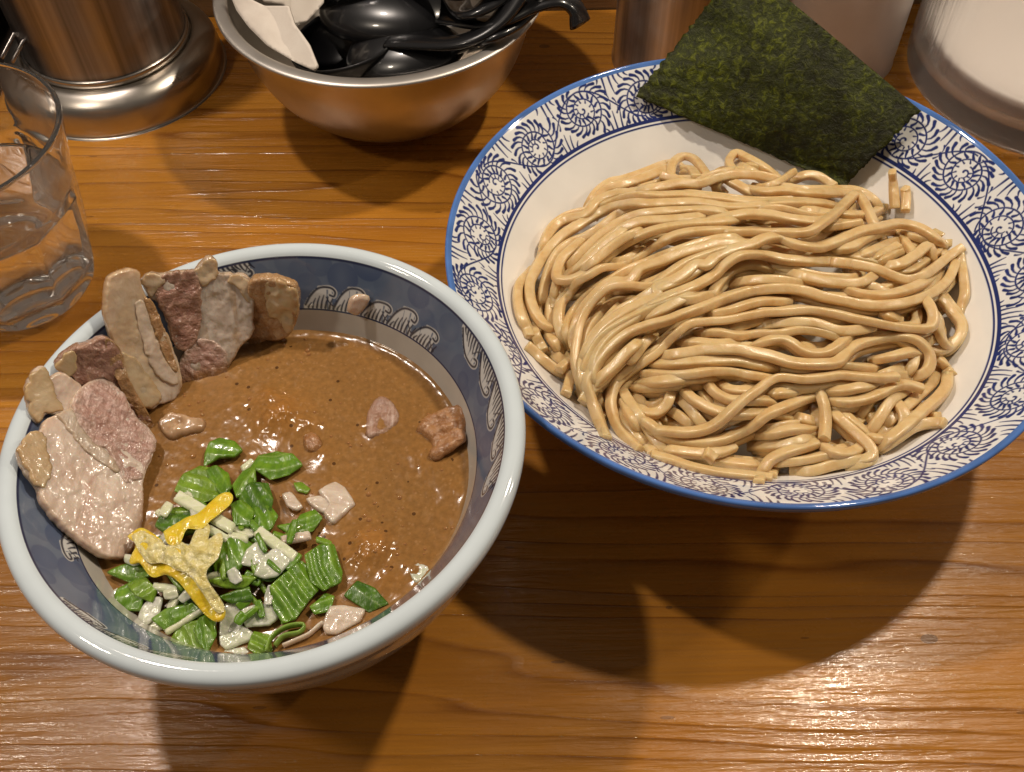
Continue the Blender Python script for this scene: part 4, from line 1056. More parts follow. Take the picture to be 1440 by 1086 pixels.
pork('brown crusted pork chunk at the end of the row against the blue wave band', [
    ('lean_meat', 'K 1116,400 1123,262 1158,214 1270,222 1330,243 1374,268 1386,330 1364,450 1326,517 1200,547 1118,547', MEAT_BROWN, .7, .22, 0, .26),
    ('crust', 'K 1215,240 1270,222 1330,243 1374,268 1386,330 1364,450 1335,500 1290,430 1235,400 1215,320', RIND, .3, .12, .03, .28)], (370, 450), zf5)

def chunk(name, outline, z, thick, rnd, mat, label, cat, bmp=.15, seed=1, ragged=1.5, curved=True, step=3.2):
    zf = plane_z(z) if isinstance(z, list) else plane_z([(0, 0, z)])
    V, F, d, zz = slab(px(outline), zf, thick, rnd, step, bmp, 2.6, seed=seed, ragged=ragged, curved=curved, grow=2.0, want=True)
    return tag(obj(name, V, F, mat, colors=np.stack([np.exp(-d / .12), np.clip((6.75 - V[:, 2]) / .3, 0, 1), d * 0], 1)), label, cat)
SOAKED = food('soaked_pork', (.23, .095, .03), (.36, .17, .065), (.45, .25, .12), scale=220, rough=.25, sss=.15, bumpd=.0014, bstr=.8, coat=.6)
chunk('meat_chunk', 'Y 440,595 465,555 510,535 545,518 590,522 606,560 590,600 555,640 505,668 484,668 490,640 470,620', [(600, 590, 6.66), (650, 575, 6.9), (610, 635, 6.48)], .6, .28, SOAKED, 'ragged brown meat chunk in the broth against the wave crests', 'meat', .3, 5, 3)
chunk('meat_chunk', 'Y 540,600 575,585 585,612 545,640 500,672 482,668 500,640', [(600, 635, 6.62), (640, 605, 6.86)], .4, .16, SOAKED, 'sliver of brown meat lying on the chunk by the wave crests', 'meat', .14, 6, 2)
chunk('meat_chunk', 'Y 290,605 298,535 335,492 372,512 392,558 355,598 310,615', 6.55, .4, .16, MEAT_PINK, 'pinkish meat flake floating alone in the middle of the broth', 'meat', .1, 7)
chunk('meat_chunk', 'K 620,965 700,925 800,945 872,958 852,1012 760,1042 690,1060 640,1015', 6.6, .4, .2, FAT_WARM, 'soft scrap of fat in the broth at the foot of the upright slab', 'meat', .2, 8, 3)
chunk('meat_chunk', 'Y 100,610 125,600 150,625 140,650 112,648', 6.62, .3, .14, SOAKED, 'crumb of meat on the orange oily patch of the broth', 'meat', .1, 9)
chunk('leek_bit', 'Y 237,235 248,200 280,190 302,198 290,222 262,248', [(492, 436, 7.85), (510, 424, 8.1), (495, 420, 8.25)], .22, .1, FAT, 'pale leek scrap stuck to the wave band above the broth', 'leek', .06, 10)

# ================================================================== garnish
def greenmat(name, c1, c2, c3):
    w = M(name)
    v = w.map((420, 110, 300), (0, 0, .9))
    n = w.noise(v, 1.0, 3, .6, .3); n2 = w.noise(w.map((140, 140, 140)), 1.0, 3, .6)
    c = w.ramp(n, [(.3, c1), (.55, c2), (.8, c3)])
    ch = w.n.new('ShaderNodeSeparateColor'); w.t.links.new(w.attr(), ch.inputs[0])
    c = w.mix(w.ramp(n2, [(.4, (0, 0, 0)), (.75, (.55, .55, .55))]), c, c1)
    c = w.mix(w.math('MULTIPLY', ch.outputs[0], .42), c, (.36, .46, .16))
    w.set(Base_Color=c, Roughness=.34)
    w.set(**{'Coat Weight': .3, 'Coat Roughness': .10, 'Subsurface Weight': .18, 'Subsurface Radius': (.001, .002, .0005), 'Subsurface Scale': 1.0})
    b = w.bump(n, .0006, .6); w.bump(n2, .0010, .35, b)
    return w.m
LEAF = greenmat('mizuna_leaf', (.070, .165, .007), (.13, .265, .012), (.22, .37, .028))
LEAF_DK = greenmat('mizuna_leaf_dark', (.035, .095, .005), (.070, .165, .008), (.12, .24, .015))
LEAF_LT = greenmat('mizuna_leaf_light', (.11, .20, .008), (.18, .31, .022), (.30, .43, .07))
STALK = food('leek_white', (.54, .58, .34), (.66, .69, .46), (.74, .76, .58), scale=200, stretch=(.4, 2, 1), rough=.22, sss=.35, bumpd=.0004, bstr=.4, coat=.5, radius=(.003, .004, .002))
NEGI = food('leek_clear', (.48, .52, .36), (.60, .63, .48), (.70, .72, .60), scale=220, stretch=(.5, 2, 1), rough=.17, sss=.38, bumpd=.0005, bstr=.4, coat=.6, radius=(.003, .004, .002))
PINKW = food('leek_pinkish', (.50, .38, .28), (.62, .50, .40), (.70, .60, .50), scale=240, stretch=(.5, 2, 1), rough=.22, sss=.25, bumpd=.0005, bstr=.4, coat=.5)
PEEL = food('yuzu_peel', (.70, .43, .010), (.77, .53, .022), (.80, .61, .08), scale=200, rough=.25, sss=.25, bumpd=.0006, bstr=.6, coat=.5, radius=(.004, .002, .0005))
PITH = food('yuzu_pith', (.60, .47, .13), (.69, .58, .23), (.75, .66, .36), scale=260, rough=.22, sss=.3, bumpd=.0012, bstr=.7, coat=.5, radius=(.004, .003, .001))

def pile(Q, k=0.0):
    d2 = ((Q[:, 0] - 310) / 120) ** 2 + ((Q[:, 1] - 775) / 95) ** 2
    return 6.46 + .75 * np.exp(-d2 * 1.1) + k
def leaf(outline, k, mat, label, deg=30, pleat=.05, period=11, arch=.10, seed=0):
    if pleat < .1: pleat = pleat * .9 + .01; period = period * 1.9
    P = px(outline); c = P.mean(0); a = math.radians(deg); dr = np.array([math.cos(a), math.sin(a)]); dn = np.array([-dr[1], dr[0]])
    half = max(8.0, np.abs((P - c) @ dn).max())
    def tt(Q):
        u = (Q - c) @ dr
        return (Q - c) @ dn / period + .18 * vnoise(np.c_[u / 26.0, u * 0], seed + 9) + .22 * vnoise(np.c_[((Q - c) @ dn) / period * .6, u / 60.0], seed + 31) + seed * .37, u
    def fold(Q, d):
        t, u = tt(Q)
        tri = np.abs((t % 1) * 2 - 1) - .5
        return pleat * tri * np.clip(d / .05, 0, 1) + arch * (1 - (((Q - c) @ dn) / half) ** 2) + .05 * vnoise(np.c_[u / 24.0, t * .5], seed + 5)
    V, F, d, z = slab(P, lambda Q: pile(Q, k), .022, .008, 2.0, .02, 8, fold=fold, seed=seed, curved=False, ragged=.7, grow=1.2, want=True)
    Q = SLAB_Q[0]; t, u = tt(Q)
    vein = np.exp(-((((t + .5) % 1) - .5) * period / .9) ** 2) * (.4 + .6 * (vnoise(np.c_[t // 1, t * 0], seed) > 0))
    cols = np.stack([np.r_[vein, vein], d * 0, d * 0], 1)
    return tag(obj('green_leaf', V, F, mat, colors=cols), label, 'leaf', 'chopped green leaves heaped on the broth')
_rl = np.random.default_rng(21)
for _i in range(84):                       # scraps underneath the larger leaves
    while True:
        _p = _rl.normal((312, 782), (72, 58))
        if ((_p[0] - 312) / 150) ** 2 + ((_p[1] - 778) / 118) ** 2 < 1 and np.hypot(*(unp([_p], 6.5)[0][:2] - SC)) < 5.2 and not (_p[0] < 215 and _p[1] < 770) and _p[1] > 655 - (_p[0] - 300) * .1: break
    _a = _rl.uniform(0, 3.14); _l, _w = _rl.uniform(8, 17), _rl.uniform(4, 8.5)
    if _i % 2: _l, _w = _rl.uniform(9, 19), _rl.uniform(2.6, 4.6)
    _d = np.array([math.cos(_a), math.sin(_a)]); _n = np.array([-_d[1], _d[0]])
    _poly = [_p + _d * _l * x + _n * _w * y for x, y in ((-1, -.7), (-.2, -1), (.9, -.8), (1, .5), (.3, 1), (-.9, .8))]
    leaf('P ' + ' '.join('%.1f,%.1f' % tuple(q) for q in _poly), _rl.uniform(-.12, .26), (LEAF, LEAF_LT, STALK, LEAF_LT, NEGI, LEAF)[_i % 6], 'small chopped ' + ('leek' if _i % 6 in (2, 4) else 'green') + ' scrap lying among the larger leaves', math.degrees(_a), .05, 8, .06, 40 + _i)
leaf('J 465,185 472,150 487,112 520,96 570,105 597,135 572,156 520,160', .06, LEAF, 'curved green leaf farthest from the near rim, arching out of the broth', 10, .04, 9, .14, 1)
leaf('J 632,195 655,152 720,138 772,150 806,186 760,216 695,232', .04, LEAF, 'broad ribbed green leaf floating at the far edge of the garnish toward the white cube', -12, .05, 10, .1, 2)
leaf('J 365,275 395,222 450,190 495,200 545,210 560,262 522,300 450,315 400,285', .0, LEAF_LT, 'yellowish green leaf tuft above the crossed white stalk', 20, .07, 8, .08, 3)
leaf('J 470,205 510,192 548,215 560,265 530,292 490,250', .07, LEAF, 'small folded leaf on the yellowish tuft', 60, .06, 8, .1, 4)
leaf('J 565,255 600,205 642,200 645,240 602,285 580,300', .03, LEAF, 'narrow upright leaf behind the crossed stalk tip', -50, .05, 7, .1, 5)
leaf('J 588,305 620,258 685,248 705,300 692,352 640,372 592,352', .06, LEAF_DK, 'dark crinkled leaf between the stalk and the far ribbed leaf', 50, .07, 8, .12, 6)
leaf('J 640,340 692,330 722,362 700,405 660,440 625,400', .03, LEAF, 'leaf lying just beyond the peeled stalk end', 70, .06, 8, .1, 7)
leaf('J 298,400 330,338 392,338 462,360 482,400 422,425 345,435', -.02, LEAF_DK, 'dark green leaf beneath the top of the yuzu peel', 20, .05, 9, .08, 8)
leaf('J 722,400 782,390 802,362 850,345 876,372 842,412 762,422', .0, LEAF, 'small flat leaf pointing at the white cube', -20, .04, 8, .06, 9)
leaf('J 130,562 200,530 262,530 275,572 205,592', .02, LEAF, 'pointed leaf nearest the pale pork slice', 10, .03, 9, .08, 10)
leaf('J 150,692 168,622 250,568 285,612 252,652 242,692', .06, LEAF, 'folded leaf block at the edge near the pork side of the rim', -20, .05, 12, .12, 11)
leaf('J 200,600 262,580 300,620 282,662 230,640', .11, LEAF_LT, 'lighter leaf leaning on the folded leaf block', -30, .05, 9, .1, 12)
leaf('J 340,802 378,752 440,730 500,708 502,782 472,836 402,822', .0, LEAF_LT, 'bright leaf with a torn tip closest to the near rim', 65, .06, 10, .12, 13)
leaf('J 430,760 455,722 498,700 505,775 478,838 448,800', .08, LEAF, 'upright leaf tip standing before the bright torn leaf', 80, .06, 8, .12, 14)
leaf('J 285,722 330,690 420,668 452,690 330,762', .10, LEAF, 'long split leaf below the yuzu tail', -25, .03, 12, .08, 15)
leaf('J 498,512 528,448 602,440 645,470 602,532 562,582 508,572', .04, LEAF, 'wide leaf right beside the yuzu pith', 70, .06, 9, .12, 16)
leaf('J 480,590 560,565 645,578 605,612 540,612', .11, LEAF_LT, 'thin leaf blade crossing under the yuzu', 0, .04, 9, .08, 17)
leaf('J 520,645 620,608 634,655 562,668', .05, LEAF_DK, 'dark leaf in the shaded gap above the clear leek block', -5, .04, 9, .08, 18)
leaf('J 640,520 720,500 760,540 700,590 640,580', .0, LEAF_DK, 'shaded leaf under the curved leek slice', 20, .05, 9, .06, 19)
leaf('J 695,612 758,560 802,520 832,540 862,620 840,642 782,722 740,735 710,690', .10, LEAF, 'large glossy pleated leaf in front of the white stalks', 55, .10, 17, .12, 20)
leaf('J 818,502 870,470 916,462 946,560 942,592 880,622 838,592', .16, LEAF, 'stiff pleated leaf standing at the corner of the heap by the broth', 70, .12, 15, .10, 21)
leaf('J 836,682 888,632 918,642 902,692 850,704', .02, LEAF, 'leaf scrap tucked under the pleated leaves', -20, .04, 9, .06, 22)
leaf('J 618,822 640,768 692,778 702,832 642,842', .0, LEAF_LT, 'frilly green scrap beside the curled leek ring', 30, .09, 7, .08, 23)
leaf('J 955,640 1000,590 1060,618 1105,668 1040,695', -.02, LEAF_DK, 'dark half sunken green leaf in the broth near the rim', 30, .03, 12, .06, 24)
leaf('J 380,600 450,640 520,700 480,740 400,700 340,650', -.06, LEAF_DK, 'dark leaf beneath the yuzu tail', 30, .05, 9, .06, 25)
leaf('J 560,330 600,310 640,350 620,400 570,390', .10, LEAF, 'short leaf poking out by the tip of the crossed stalk', 40, .05, 8, .1, 26)
leaf('J 780,250 805,246 832,268 822,282 790,272', -.10, LEAF_LT, 'tiny green fleck floating alone on the broth', 20, .02, 9, .03, 27)

def stick(a, b, w, k, mat, label, name='white_stalk', th=.2, cat='stalk'):
    x0, y0, s = CROPS['J']
    a = np.array(a, float); b = np.array(b, float); d = (b - a) / np.linalg.norm(b - a); n = np.array([-d[1], d[0]]) * w / 2
    poly = np.array([a - n, (a + b) / 2 - n * 1.04, b - n * .96, b + n * .96 + d * 3, (a + b) / 2 + n, a + n - d * 3]) / s + np.array([x0, y0])
    V, F = slab(poly, lambda Q: pile(Q, k), th, min(.09, w / s / 90), 2.2, .03, 5, curved=False, seed=int(a[0]), ragged=.6, grow=1.6)
    return tag(obj(name, V, F, mat), label, cat)
stick((368, 285), (560, 398), 36, .30, STALK, 'long white stalk crossing under the orange end of the yuzu')
stick((478, 402), (545, 440), 26, .22, STALK, 'short white stalk under the long crossed one')
stick((652, 408), (782, 502), 34, .26, STALK, 'thick white stalk slanting down to the curved leek slice')
stick((550, 424), (612, 436), 22, .18, STALK, 'thin pale stalk end between the two long stalks')
stick((738, 442), (832, 424), 26, .12, PINKW, 'pinkish white stalk lying at the broth edge')
stick((298, 340), (328, 368), 20, .10, STALK, 'stubby stalk tip poking out beside the pork')
stick((283, 606), (368, 618), 24, .20, STALK, 'creamy stalk end under the left edge of the yuzu pith')
stick((598, 192), (632, 165), 16, .03, STALK, 'tiny pale stalk behind the ribbed far leaf')
stick((330, 765), (452, 690), 14, .16, STALK, 'slim pale rib edging the long split leaf')
stick((125, 660), (166, 622), 30, .02, NEGI, 'pale leek piece at the rim beside the folded leaf block')
stick((62, 640), (138, 708), 34, .05, NEGI, 'pale wedge of leek resting on the bowl wall near the garnish', cat='leek')
def piece(outline, k, mat, label, th=.2, rnd=.08, seed=1, name='leek_piece'):
    V, F = slab(px(outline), lambda Q: pile(Q, k), th, rnd * .8, 2.2, .05, 5, curved=False, seed=seed, ragged=1.2, grow=2.6)
    return tag(obj(name, V, F, mat), label, 'leek')
piece('J 596,690 640,675 705,672 716,715 690,738 612,742', .06, NEGI, 'clear rectangular leek block in the middle of the near side')
piece('J 520,785 600,750 628,770 622,790 540,822 524,808', .02, NEGI, 'leek block leaning before the clear rectangle', seed=2)
piece('J 530,835 600,822 618,838 600,850 536,850', -.04, NEGI, 'leek block touching the near rim', seed=3)
piece('J 520,775 528,690 560,655 592,690 588,750 545,772', .0, NEGI, 'upright translucent leek scale beside the clear rectangle', .12, .05, 4)
piece('J 645,562 668,510 702,482 745,468 775,490 752,530 718,566 675,572', .24, NEGI, 'curved translucent leek slice on top of the thick stalk', .14, .06, 5)
piece('J 598,525 618,478 650,455 680,480 662,520 630,530', .18, NEGI, 'translucent leek scale beside the curved slice', .1, .04, 6)
piece('J 232,745 245,690 280,648 312,652 300,700 262,735', .10, NEGI, 'glassy leek scale by the folded leaf block', .08, .03, 7)
piece('J 255,735 300,722 322,745 285,770 252,762', .0, STALK, 'pale leek scrap under the split leaf', .12, .05, 8)
piece('J 868,270 920,243 952,262 985,315 950,345 912,376 885,345 905,318', .05, PINKW, 'white leek cube floating by itself in the broth', .35, .08, 9)
piece('J 826,300 868,292 905,318 890,345 850,322', .02, PINKW, 'white leek strip touching the floating cube', .2, .06, 10)
piece('J 742,285 765,280 802,325 790,335 760,318', .0, PINKW, 'small pale leek shard in the broth before the cube', .15, .05, 11)
piece('J 882,735 905,678 945,676 1020,690 1005,722 925,765 890,765', .08, PINKW, 'pinkish white leek square next to the sunken leaf', .2, .07, 12)
piece('J 1180,548 1210,528 1245,540 1248,570 1205,590', .08, NEGI, 'pale green leek bit just under the broth at the far side', .2, .08, 13)
# curled leek ring
_pts = px('J 682,836 700,786 752,750 812,742 800,768 742,782 712,815'); _c = unp(catmull(_pts, 4), pile(catmull(_pts, 4), .10))
V1, F1 = tube(resample(_c, .06), .05, .16, 8, 2.5)
_pts = px('J 740,815 775,800 830,775 868,742 880,735'); _c = unp(catmull(_pts, 4), pile(catmull(_pts, 4), .06))
V2, F2 = tube(resample(_c, .06), .05, .13, 8, 2.5)
tag(obj('leek_ring', V1, F1, LEAF_LT, colors=np.tile([.3, 0, 0], (len(V1), 1))), 'pale green leek ring curled open at the near rim', 'leek')
tag(obj('leek_ring', V2, F2, PINKW), 'cream leek strand trailing out of the curled ring', 'leek')
# yuzu peel
_zy = lambda k: (lambda Q: pile(Q, k))
_o = unp([(270, 770)], 7.3)[0]
yz = thing('yuzu_peel', (_o[0], _o[1], 7.2), 'bright yellow strip of yuzu peel draped over the greens', 'citrus peel')
V, F = slab(px('J 200,432 245,408 300,440 330,470 380,482 402,540 452,590 502,640 532,690 517,726 478,710 430,655 380,592 330,562 280,568 240,522 208,522 228,460'), _zy(.40), .08, .05, 2.2, .07, 4, grow=2.2, fold=lambda Q, d: .05 * np.sin(Q[:, 0] * .12 + Q[:, 1] * .06), seed=3, ragged=1.4)
obj('skin', V, F, PEEL, yz)
V, F = slab(px('J 215,432 250,418 300,446 335,470 380,455 410,470 430,430 452,392 478,398 472,450 520,425 508,500 470,545 470,585 520,660 528,690 505,690 450,610 410,560 370,545 320,520 270,520 245,490'), _zy(.50), .08, .06, 2.2, .13, 5, grow=2.2, seed=4, ragged=1.4)
obj('pith', V, F, PITH, yz)
V, F = slab(px('J 326,418 390,378 450,350 520,290 556,288 545,320 485,368 450,400 400,400 372,452 340,452'), _zy(.52), .08, .07, 2.2, .10, 4, grow=2.2, seed=5, ragged=1.2)
obj('skin', V, F, PEEL, yz)

# ================================================================== water glass
GC = (-22.3, 31.2)
def glass():
    root = thing('water_glass', (GC[0], GC[1], 0), 'clear faceted glass tumbler of water beside the steel canister', 'glass')
    g = M('clear_glass'); g.set(Base_Color=(1, 1, 1), Roughness=.012, IOR=1.48); g.set(**{'Transmission Weight': .98, 'Specular IOR Level': .7})
    g.bump(g.noise(g.map((70, 70, 40)), 1.0, 2, .5), .0005, .30)
    N = 216
    def facet(th, i, r, z):
        k = np.clip((5.7 - z) / .35, 0, 1) * np.clip((z - .1) / .5, 0, 1)
        n = 9; w = 2 * np.pi / n; a = th % w - w / 2
        flat = np.cos(w / 2) / np.cos(a)
        return r * (1 - k * (1 - flat * 1.025) * 1.25)
    out = smooth_profile([(2.5, 0.0), (2.85, .08), (3.15, .5), (3.6, 2.0), (3.92, 4.0), (4.07, 5.3), (4.02, 5.62), (4.1, 5.85), (4.32, 6.8), (4.68, 8.5), (4.70, 8.6)], .16)
    lipp = [(4.60 + .105 * math.cos(a_), 8.66 + .105 * math.sin(a_)) for a_ in np.linspace(0, math.pi, 13)]
    inn = smooth_profile([(4.485, 8.58), (4.12, 6.8), (3.88, 5.6), (3.68, 4.0), (3.35, 2.2), (3.0, 1.25), (2.4, 1.05), (.01, 1.0)], .2)
    prof = [(.01, .28), (1.8, .25), (2.2, .05)] + out + lipp + inn
    no = 3 + len(out)
    V, Fq = lathe(prof, N, GC, lambda th, i, r, z: facet(th, i, r, z) if 3 <= i < no else np.full(N, r))
    obj('tumbler', V, Fq, g.m, root)
    w = M('water'); w.set(Base_Color=(.98, .99, .99), Roughness=.0, IOR=1.333); w.set(**{'Transmission Weight': 1.0})
    pr = smooth_profile([(.01, .96), (2.4, 1.0), (3.04, 1.22), (3.39, 2.2), (3.72, 4.0), (3.84, 5.05)], .2)
    pr = pr + [(3.83, 5.1), (3.6, 5.04), (.01, 5.03)]
    V, Fq = lathe(pr, 120, GC)
    wo = obj('water', V, Fq, w.m, origin=(GC[0], GC[1], 1.02))
    tag(wo, 'still clear water in the faceted tumbler', 'water')
glass()

# ================================================================== steel things at the back
STEEL = steel('brushed_steel'); STEEL_WARM = steel('worn_steel', color=(.60, .55, .49), rough=.30); STEEL_DK = steel('dark_steel', .75, color=(.36, .33, .31), rough=.34); STEEL_JAR = steel('jar_steel', .75, color=(.55, .51, .48), rough=.36)
def canister():
    c = (-21.6, 47.2); root = thing('steel_canister', (c[0], c[1], 0), 'brushed steel canister standing on its flared round base behind the glass', 'canister')
    base = smooth_profile([(.01, .05), (5.5, .02), (5.75, .1), (5.76, .9), (5.55, 1.6), (5.0, 2.05), (4.55, 2.12), (4.5, 1.85), (4.4, 1.8), (.01, 1.8)], .1)
    V, Fq = lathe(base, 128, c); obj('base', V, Fq, STEEL_WARM, root)
    bead = smooth_profile([(4.36, 1.84), (4.44, 2.1), (4.42, 2.45), (4.30, 2.5)], .06)
    V, Fq = lathe(bead, 128, c); obj('band', V, Fq, STEEL, root)
    body = [(4.28, 1.85), (4.28, 5), (4.30, 10), (4.30, 16.0), (4.22, 16.2), (3.9, 16.3), (.01, 16.4)]
    V, Fq = lathe(body, 128, c); obj('cylinder', V, Fq, STEEL_DK, root)
canister()
def steel_jar(c, r, h, label, mat):
    root = thing('steel_jar', (c[0], c[1], 0), label, 'jar')
    V, Fq = lathe(smooth_profile([(.01, .0), (r - .2, .0), (r, .2), (r, 4), (r, h - .3), (r - .1, h), (.01, h)], .3), 128, c)
    obj('body', V, Fq, mat, root)
    V, Fq = lathe(smooth_profile([(r - .02, h - 1.3), (r + .12, h - 1.25), (r + .15, h - .2), (r - .1, h + .1), (.01, h + .15)], .2), 128, c)
    obj('lid', V, Fq, STEEL, root)
steel_jar((9.75, 47.6), 3.75, 13.5, 'brown reflecting steel jar behind the far edge of the noodle bowl', STEEL_JAR)
PALE = food('pale_plastic', (.62, .57, .53), (.70, .65, .61), scale=30, rough=.34, sss=0, bumpd=.0002, coat=.2)
steel_jar((18.1, 47.9), 3.55, 13.0, 'pale grey jar half hidden by the top of the nori', PALE)

RC = (-6.0, 44.1)
def steel_bowl():
    root = thing('steel_bowl', (RC[0], RC[1], 0), 'round stainless steel bowl holding black ladles and napkins', 'bowl')
    V, Fq = lathe(smooth_profile([(.01, .65), (2.4, .7), (4.5, 1.35), (6.1, 2.9), (6.95, 4.8), (7.22, 6.5), (7.34, 6.86)], .1), 160, RC)
    obj('bowl_inside', V, Fq, STEEL_WARM, root)
    V, Fq = lathe(smooth_profile([(7.34, 6.86), (7.42, 6.94), (7.65, 6.97), (7.92, 6.95), (8.02, 6.86), (7.96, 6.76), (7.6, 6.74), (7.32, 6.5)], .04), 160, RC)
    obj('rim', V, Fq, steel('rim_steel', color=(.72, .68, .63), rough=.44), root)
    V, Fq = lathe(smooth_profile([(7.32, 6.5), (7.08, 4.7), (6.25, 2.75), (4.7, 1.1), (3.1, .3), (2.7, .02), (.01, .0)], .1), 160, RC)
    obj('bowl_outside', V, Fq, STEEL_WARM, root)
steel_bowl()
BLK = M('black_plastic'); BLK.set(Base_Color=(.008, .008, .009), Roughness=.27); BLK.set(**{'Coat Weight': .4, 'Coat Roughness': .05})
BLK.bump(BLK.noise(BLK.map((60, 60, 60)), 1.0, 2), .0004, .2)
def ladle(label, head, rad, yaw, tilt, roll, handle, hw):
    root = thing('black_ladle', head, label, 'ladle')
    e_ = handle[min(1, len(handle) - 1)]; yaw = math.atan2(e_[1] - head[1], e_[0] - head[0])
    n, m = 18, 40; V = []; F = []
    th = np.linspace(0, 2 * np.pi, m, endpoint=False)
    for sh, inset in ((1.0, 0), (.97, 1)):
        for i in range(n):
            ph = (i / (n - 1)) * np.pi / 2
            if inset: ph = np.pi / 2 - ph
            r = math.cos(ph); z = -math.sin(ph)
            rx = rad[0] * r * sh * (1 + .18 * np.cos(th) * r)
            V.append(np.stack([rx * np.cos(th), rad[1] * r * sh * np.sin(th), np.full(m, z * rad[2] * sh)], 1))
    # outer bottom..: order rim->bottom for the outside, bottom->rim for the inside
    out = V[:n]; ins = V[n:]
    rings = out[::-1] + ins[::-1] if False else [*out[::-1], *ins[::-1]]
    Vv = np.vstack(rings)
    for i in range(len(rings) - 1):
        for j in range(m):
            F.append((i * m + j, i * m + (j + 1) % m, (i + 1) * m + (j + 1) % m, (i + 1) * m + j))
    R = np.array(Matrix.Rotation(yaw, 3, 'Z') @ Matrix.Rotation(tilt, 3, 'Y') @ Matrix.Rotation(roll, 3, 'X'))
    W = Vv @ R.T + np.array(head)
    obj('scoop', W, F, BLK.m, root)
    a = np.array([rad[0] * 1.08, 0, -.10]) @ R.T + np.array(head)
    P = resample(catmull(np.vstack([a, handle]), .1), .15)
    t = np.linspace(0, 1, len(P))
    V2, F2 = tube(P, hw * 1.2 * (1 - .25 * np.sin(t * 3.1)), .16 + .1 * t, 14, 2.6)
    obj('handle', V2, F2, BLK.m, root)
h1 = np.vstack([unp([(690, 32)], 7.7), unp([(745, 8)], 8.2), unp([(785, -2)], 8.4), unp([(808, 10)], 8.0), unp([(816, 34)], 7.3)])
ladle('black ladle whose hooked handle end juts out past the steel bowl', (-6.3, 43.6, 6.0), (3.5, 2.5, 1.3), .30, -.10, 3.30, h1, .62)
h2 = np.vstack([unp([(650, -10)], 8.6), unp([(720, -50)], 10)])
ladle('black ladle with its scoop facing up beside the napkin', (-8.0, 45.4, 7.3), (3.2, 2.7, 2.2), .55, -.12, -.05, h2, .6)
h3 = np.vstack([unp([(690, 52)], 7.3), unp([(728, 26)], 7.7), unp([(770, -20)], 8.8)])
ladle('black ladle lying lowest against the near wall of the steel bowl', (-5.3, 41.1, 5.0), (3.0, 2.1, 1.2), .52, -.20, 3.35, h3, .62)
h4 = np.vstack([unp([(640, 60)], 7.0), unp([(700, 30)], 7.9), unp([(740, -30)], 9.3)])
ladle('black ladle buried under the others in the steel bowl', (-8.2, 41.6, 5.6), (2.7, 2.3, 2.2), .42, -.18, .1, h4, .55)
h5 = np.vstack([unp([(660, 20)], 8.0), unp([(720, -20)], 8.9), unp([(760, -60)], 10)])
ladle('black ladle lying crosswise at the far side of the steel bowl', (-4.6, 45.6, 6.4), (2.8, 2.3, 2.2), .40, -.15, .1, h5, .6)
PAPER = food('paper_napkin', (.62, .55, .48), (.70, .64, .57), scale=60, rough=.75, sss=.0, bumpd=.0005, bstr=.4, coat=.0, fine=2500)
V, F = slab(px('P 322,-14 345,-4 372,8 405,8 413,33 434,62 446,92 440,98 416,88 378,66 352,40 334,16'), plane_z([(330, 0, 7.5), (446, 92, 6.75), (405, 8, 7.9), (360, 46, 6.9)]), .04, .015, 3.5, .10, 1.2, fold=lambda Q, d: .18 * np.sin((Q[:, 0] - Q[:, 1] * .5) * .06), curved=False, seed=2)
tag(obj('paper_napkin', V, F, PAPER), 'folded white paper napkin over the edge of the steel bowl', 'napkin')
V, F = slab(px('P 345,-30 458,-30 455,5 432,30 413,34 400,8 372,4'), plane_z([(350, -10, 8.1), (450, -10, 7.4), (413, 33, 6.7)]), .04, .015, 3.5, .1, 1.2, fold=lambda Q, d: .15 * np.sin(Q[:, 0] * .07), curved=False, seed=3)
tag(obj('paper_napkin', V, F, PAPER), 'white napkin standing behind the front one in the steel bowl', 'napkin')
V, F = slab(px('P 655,75 672,58 705,40 730,30 712,52 690,66'), plane_z([(655, 75, 6.6), (705, 40, 6.7), (730, 30, 6.8)]), .04, .015, 3, .04, 1.2, curved=False, seed=5)
tag(obj('paper_napkin', V, F, PAPER), 'small napkin corner showing between the ladles and the bowl edge', 'napkin')

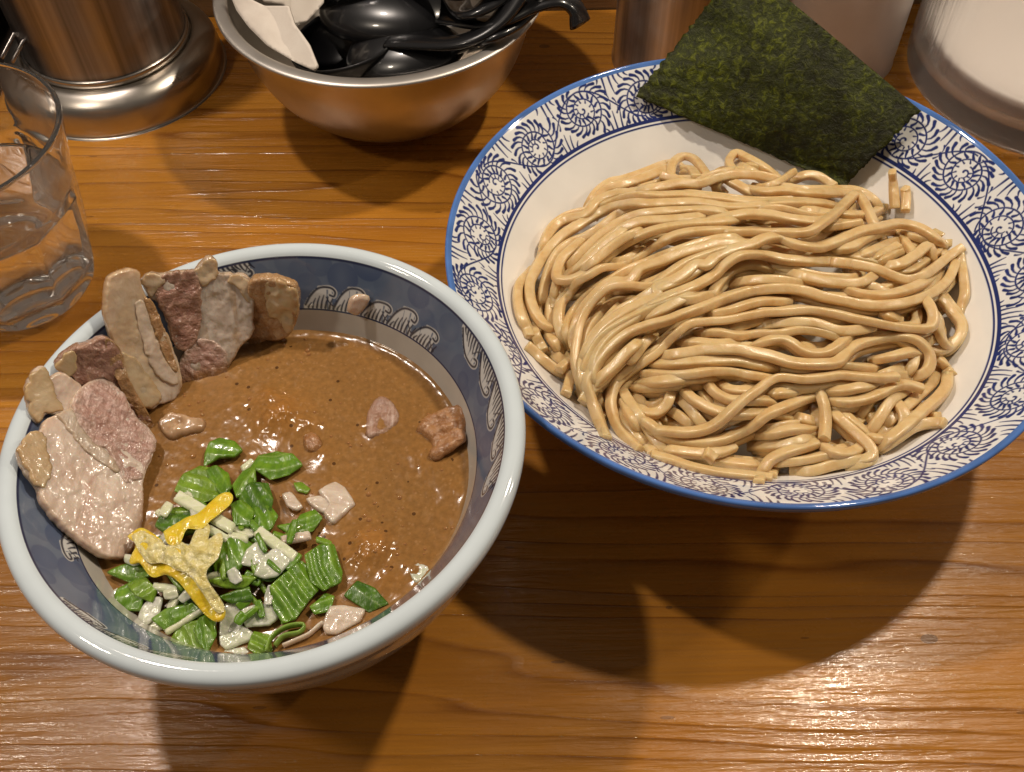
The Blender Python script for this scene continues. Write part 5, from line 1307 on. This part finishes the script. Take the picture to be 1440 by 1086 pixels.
# ================================================================== pitcher
def pitcher():
    c = (29.3, 45.2); root = thing('water_pitcher', (c[0], c[1], 0), 'large frosted plastic water pitcher behind the noodle bowl', 'pitcher')
    f = M('frosted_plastic'); f.set(Base_Color=(1, .98, .97), Roughness=.24, IOR=1.42); f.set(**{'Transmission Weight': .90})
    f.bump(f.noise(f.map((60, 60, 4)), 1.0, 3), .003, .5)
    prof = smooth_profile([(.01, .3), (6.4, .25), (6.9, .0), (7.25, .25), (7.35, 1.2), (7.4, 5), (7.6, 12), (7.8, 19.0), (7.7, 19.2), (7.55, 19.0), (7.35, 12), (7.15, 5), (7.05, 2.4), (6.6, 1.4), (5.5, .9), (.01, .8)], .25)
    V, Fq = lathe(prof, 128, c); obj('jug', V, Fq, f.m, root)
    w = M('white_liner'); w.set(Base_Color=(.84, .79, .75), Roughness=.2); w.set(**{'Subsurface Weight': .1, 'Subsurface Radius': (.01, .01, .01), 'Subsurface Scale': 1.0})
    w.bump(w.noise(w.map((25, 25, 25)), 1.0, 3), .003, .4)
    prof = smooth_profile([(.01, 1.3), (3, 1.25), (5.2, 1.4), (6.2, 1.9), (6.45, 2.4), (6.3, 2.5), (5.6, 2.1), (4.2, 1.9), (.01, 2.1)], .2)
    V, Fq = lathe(prof, 128, c); obj('inner_cup', V, Fq, w.m, root)
pitcher()

# ================================================================== dark rack at the far corner
DK = M('dark_lacquer'); DK.set(Base_Color=(.012, .008, .006), Roughness=.35); DK.bump(DK.noise(DK.map((80, 80, 80)), 1.0, 2), .0004, .3)
rk = thing('condiment_rack', (-34, 46, 0), 'black rack with thin metal rods in the shadow behind the glass', 'rack')
V1 = box(-46, -27.6, 41.5, 51.5, 0, .8); V2 = box(-46, -27.6, 50.7, 51.5, .8, 9.5); V3 = box(-46, -28.8, 47, 50.6, .8, 6)
V, F = merge([V1, V2]); obj('tray', V, F, DK.m, rk, smooth=False)
V, F = V3; obj('holder', V, F, DK.m, rk, smooth=False)
for k, (a, b) in enumerate((((2, 82), (26, 36)), ((17, 88), (34, 56)))):
    P = np.vstack([unp([a], 3.6), unp([b], 4.4)]); V, F = tube(resample(P, .3), .12, None, 8); obj('rod', V, F, STEEL_DK, rk)

# ------------------------------------------------------------------ done
for o in scene.objects:
    if '_org' in o: del o['_org']
